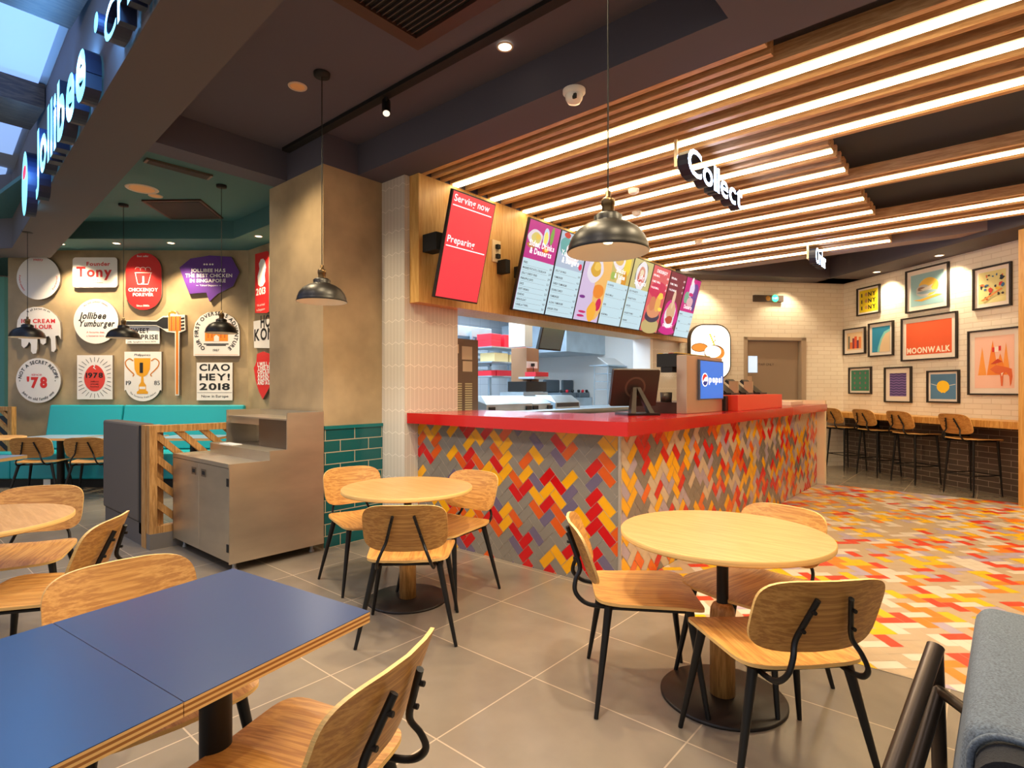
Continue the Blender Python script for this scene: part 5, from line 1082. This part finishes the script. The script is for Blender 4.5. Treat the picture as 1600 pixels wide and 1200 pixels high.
o = kb(823, 564.5, 840, 575, -5.195, .004, WHITE, 'wall_socket', 'white twin socket with a black plug on the kitchen pillar', 'socket'); 
q = xp(831, 570, -5.19); MB().box((-5.19, q.y - .02, q.z - .025), (-5.15, q.y + .02, q.z + .02), BLACKM).tube(smooth([(-5.17, q.y, q.z), (-5.17, q.y + .01, q.z - .1), (-5.18, q.y - .04, q.z - .25), (-5.18, q.y - .03, q.z - .33)]), .006, BLACKM, 6).build('plug', parent=o)
kb(822, 596, 854, 612, -5.1, .35, DKG, 'microwave_oven', 'dark microwave oven in the kitchen below the pillar socket', 'oven')
kb(818, 613, 856, 620, -5.05, .45, STEELK, 'kitchen_bench', 'small steel bench under the microwave oven', 'bench')
kb(837, 581, 857, 588, -5.0, .2, KR, 'red_carton', 'red carton on the kitchen ledge right of the socket pillar', 'box')
kb(835, 588.6, 858, 592, -4.98, .3, STEELK, 'kitchen_shelf', 'short steel ledge right of the socket pillar', 'shelf')
# hanging screen
q = xp(861, 528, -4.6); t = empty('kitchen_screen', tuple(q), 'tilted black framed screen hanging in the kitchen opening', 'screen'); fr = Fr(q, (0, 1, 0), (.28, 0, 1)); w_ = (xp(878, 528, -4.6).y - xp(843, 528, -4.6).y) / 2; h2 = .17
MB().box((-w_, -h2, -.02), (w_, h2, .02), DKG, fr).build('case', parent=t); MB().flat([(-w_ + .02, -h2 + .02), (w_ - .02, -h2 + .02), (w_ - .02, h2 - .02), (-w_ + .02, h2 - .02)], .021, mat('screen_dim', (96, 112, 112), .2, emit=.15), fr).build('glass', parent=t)
MB().tube([fr(0, h2, -.01), (q.x - .02, q.y, 2.949)], .012, BLACKM, 8).build('arm', parent=t)
kb(820, 498, 832, 541, -5.0, .3, WHITE, 'white_column', 'white boxed column behind the hanging kitchen screen', 'column')
# hoods, back shelves, machines
kb(885, 500, 1010, 549, -6.0, 1.6, STEELK, 'extractor_hood', 'long steel extractor hood over the back of the kitchen', 'hood')
kb(716, 508, 768, 524, -6.2, .6, STEELK, 'extractor_hood', 'smaller steel hood at the upper left of the kitchen opening', 'hood')
t = empty('steel_rack', (-6.3, 5.0, 0), 'steel tray rack behind the brown-grey machine in the kitchen', 'rack')
for k in range(7): kb(742, 532 + k * 9, 768, 535 + k * 9, -6.3, .5, STEELK, 'tray', '', '', parent=t)
kb(742, 528, 745, 640, -6.3, .04, STEELK, 'post', '', '', parent=t); kb(765, 528, 768, 640, -6.3, .04, STEELK, 'post', '', '', parent=t)
kb(868, 622, 925, 650, -6.3, .7, STEELK, 'kitchen_bench', 'steel bench along the back of the kitchen carrying the griddles', 'bench')
zb_ = xp(868, 622, -6.3).z
for px0, px1, lb in ((878, 900, 'left'), (906, 921, 'right')):
    Y0_, Y1_ = xp(px0, 610, -6.35).y, xp(px1, 610, -6.35).y; t = empty('griddle', (-6.5, (Y0_ + Y1_) / 2, zb_), 'grey griddle with raised lid at the back of the kitchen, the %s one' % lb, 'griddle', 'griddles in the kitchen')
    MB().box((-6.75, Y0_, zb_ + .001), (-6.35, Y1_, zb_ + .10), mat('griddle_grey', (110, 122, 130), .4, .4)).build('body', parent=t, bevel=.01)
    MB().box((-6.82, Y0_, zb_ + .10), (-6.76, Y1_ + .02, zb_ + .36), mat('griddle_lid', (92, 104, 112), .4, .4)).build('lid', parent=t, bevel=.02)
    for a in (.1, .5, .9): MB().lathe([(.02, 0), (.03, .02), (.03, .05), (.001, .06)], KR if a == .5 else DKG, (-6.4, Y0_ + (Y1_ - Y0_) * a, zb_ + .101), 12).build('knob', parent=t)
t = empty('order_stand', (-5.6, xp(965, 600, -5.6).y, 0), 'wire stand with an open white tray near the right of the kitchen opening', 'stand'); Yc0, Yc1 = xp(942, 570, -5.6).y, xp(992, 570, -5.6).y; zz = xp(965, 573, -5.6).z
MB().box((-5.9, Yc0, zz), (-5.5, Yc1, zz + .02), STEELK).build('tray', parent=t); m = MB(); fr = Fr((-5.55, Yc0 + .1, zz + .021), (0, 1, 0), (-.8, 0, .5)); m.box((0, 0, 0), (Yc1 - Yc0 - .2, .28, .01), WHITEG, fr); m.build('paper_holder', parent=t)
m = MB()
for y in (Yc0 + .1, Yc1 - .1):
    for x in (-5.85, -5.55): m.tube([(x, y, 0), (x, y, zz)], .012, STEELK, 8)
for z in (zz - .15, zz - .3, zz - .45): m.box((-5.86, Yc0 + .1, z), (-5.54, Yc1 - .1, z + .01), STEELK)
m.build('stand_frame', parent=t)
# ------------------------------------------------------------------ armchair in the right foreground
FBR = mat('armchair_fabric', (88, 97, 108), .9, noise=.42, nscale=260, bump=.2); FBD = mat('armchair_dark', (17, 18, 25), .9, noise=.3, nscale=300, bump=.4); TUBE = mat('armchair_metal', (66, 54, 44), .38, .55)
Q1, Q2 = zp(1528, 940, .85), zp(1506, 1150, .85); ax = (Q2 - Q1); Ln = ax.length; ax.normalize(); lt = Vector((-ax.y, ax.x, 0))
if lt.dot(RT) < 0: lt = -lt
t = empty('armchair', (Q1 + lt * .25) - UP * .85, 'grey-blue upholstered armchair with dark metal tubes in the bottom right corner', 'chair')
fr = Fr(Q1 - UP * .85, ax, lt, UP)
m = MB(); z0, z1 = .42, .85; fl_ = .05
Lo = Ln - .05; vs = [fr(0, -fl_, z0), fr(Lo, -fl_, z0), fr(Lo, .5, z0), fr(0, .5, z0), fr(0, 0, z1), fr(Lo, 0, z1), fr(Lo, .5, z1 - .02), fr(0, .5, z1 - .02)]
m.add(vs, [(0, 3, 2, 1), (4, 5, 6, 7), (0, 1, 5, 4), (1, 2, 6, 5), (2, 3, 7, 6), (3, 0, 4, 7)], FBR); o = m.build('outer_cushion', parent=t); bv = o.modifiers.new('bevel', 'BEVEL'); bv.width = .035; bv.segments = 5
for p in o.data.polygons: p.use_smooth = True
m = MB(); dpts = rrect(.012, z0 + .02, .488, z1 - .012, .05); fr2 = Fr(fr(Ln, 0, 0), lt, UP, ax); m.prism(dpts, -.09, .012, FBD, fr2); m.build('inner_cushion', parent=t, bevel=.02)
m = MB(); m.tube([fr2(a, b, -.046) for a, b in rrect(.006, z0 + .014, .494, z1 - .004, .05)], .006, FBR, 8, closed=True); m.build('piping', parent=t)
ap = dp(1462, 1010, 1.45); f1 = zp(1151, 1902, 0); f2 = zp(1476, 1456, 0); ap2 = dp(1466, 1078, 1.43); f3 = zp(1280, 1700, 0)
MB().tube([ap, f1], .020, TUBE, 16).build('leg', parent=t); MB().tube([ap + UP * .0, f2], .017, TUBE, 16).build('leg', parent=t); MB().tube([ap2, f3], .017, TUBE, 16).build('leg', parent=t)
MB().tube([ap2, ap2 + (fr(.35, .10, .50 + .15) - ap2)], .013, TUBE, 12).build('crossbar', parent=t); MB().tube([fr(.06, .4, 0), fr(.1, .4, .44)], .017, TUBE, 12).build('leg', parent=t); MB().tube([fr(Ln - .06, .4, 0), fr(Ln - .1, .4, .44)], .017, TUBE, 12).build('leg', parent=t)
# ------------------------------------------------------------------ tidy
for o in bpy.data.objects:
    if '_w' in o.keys(): del o['_w']
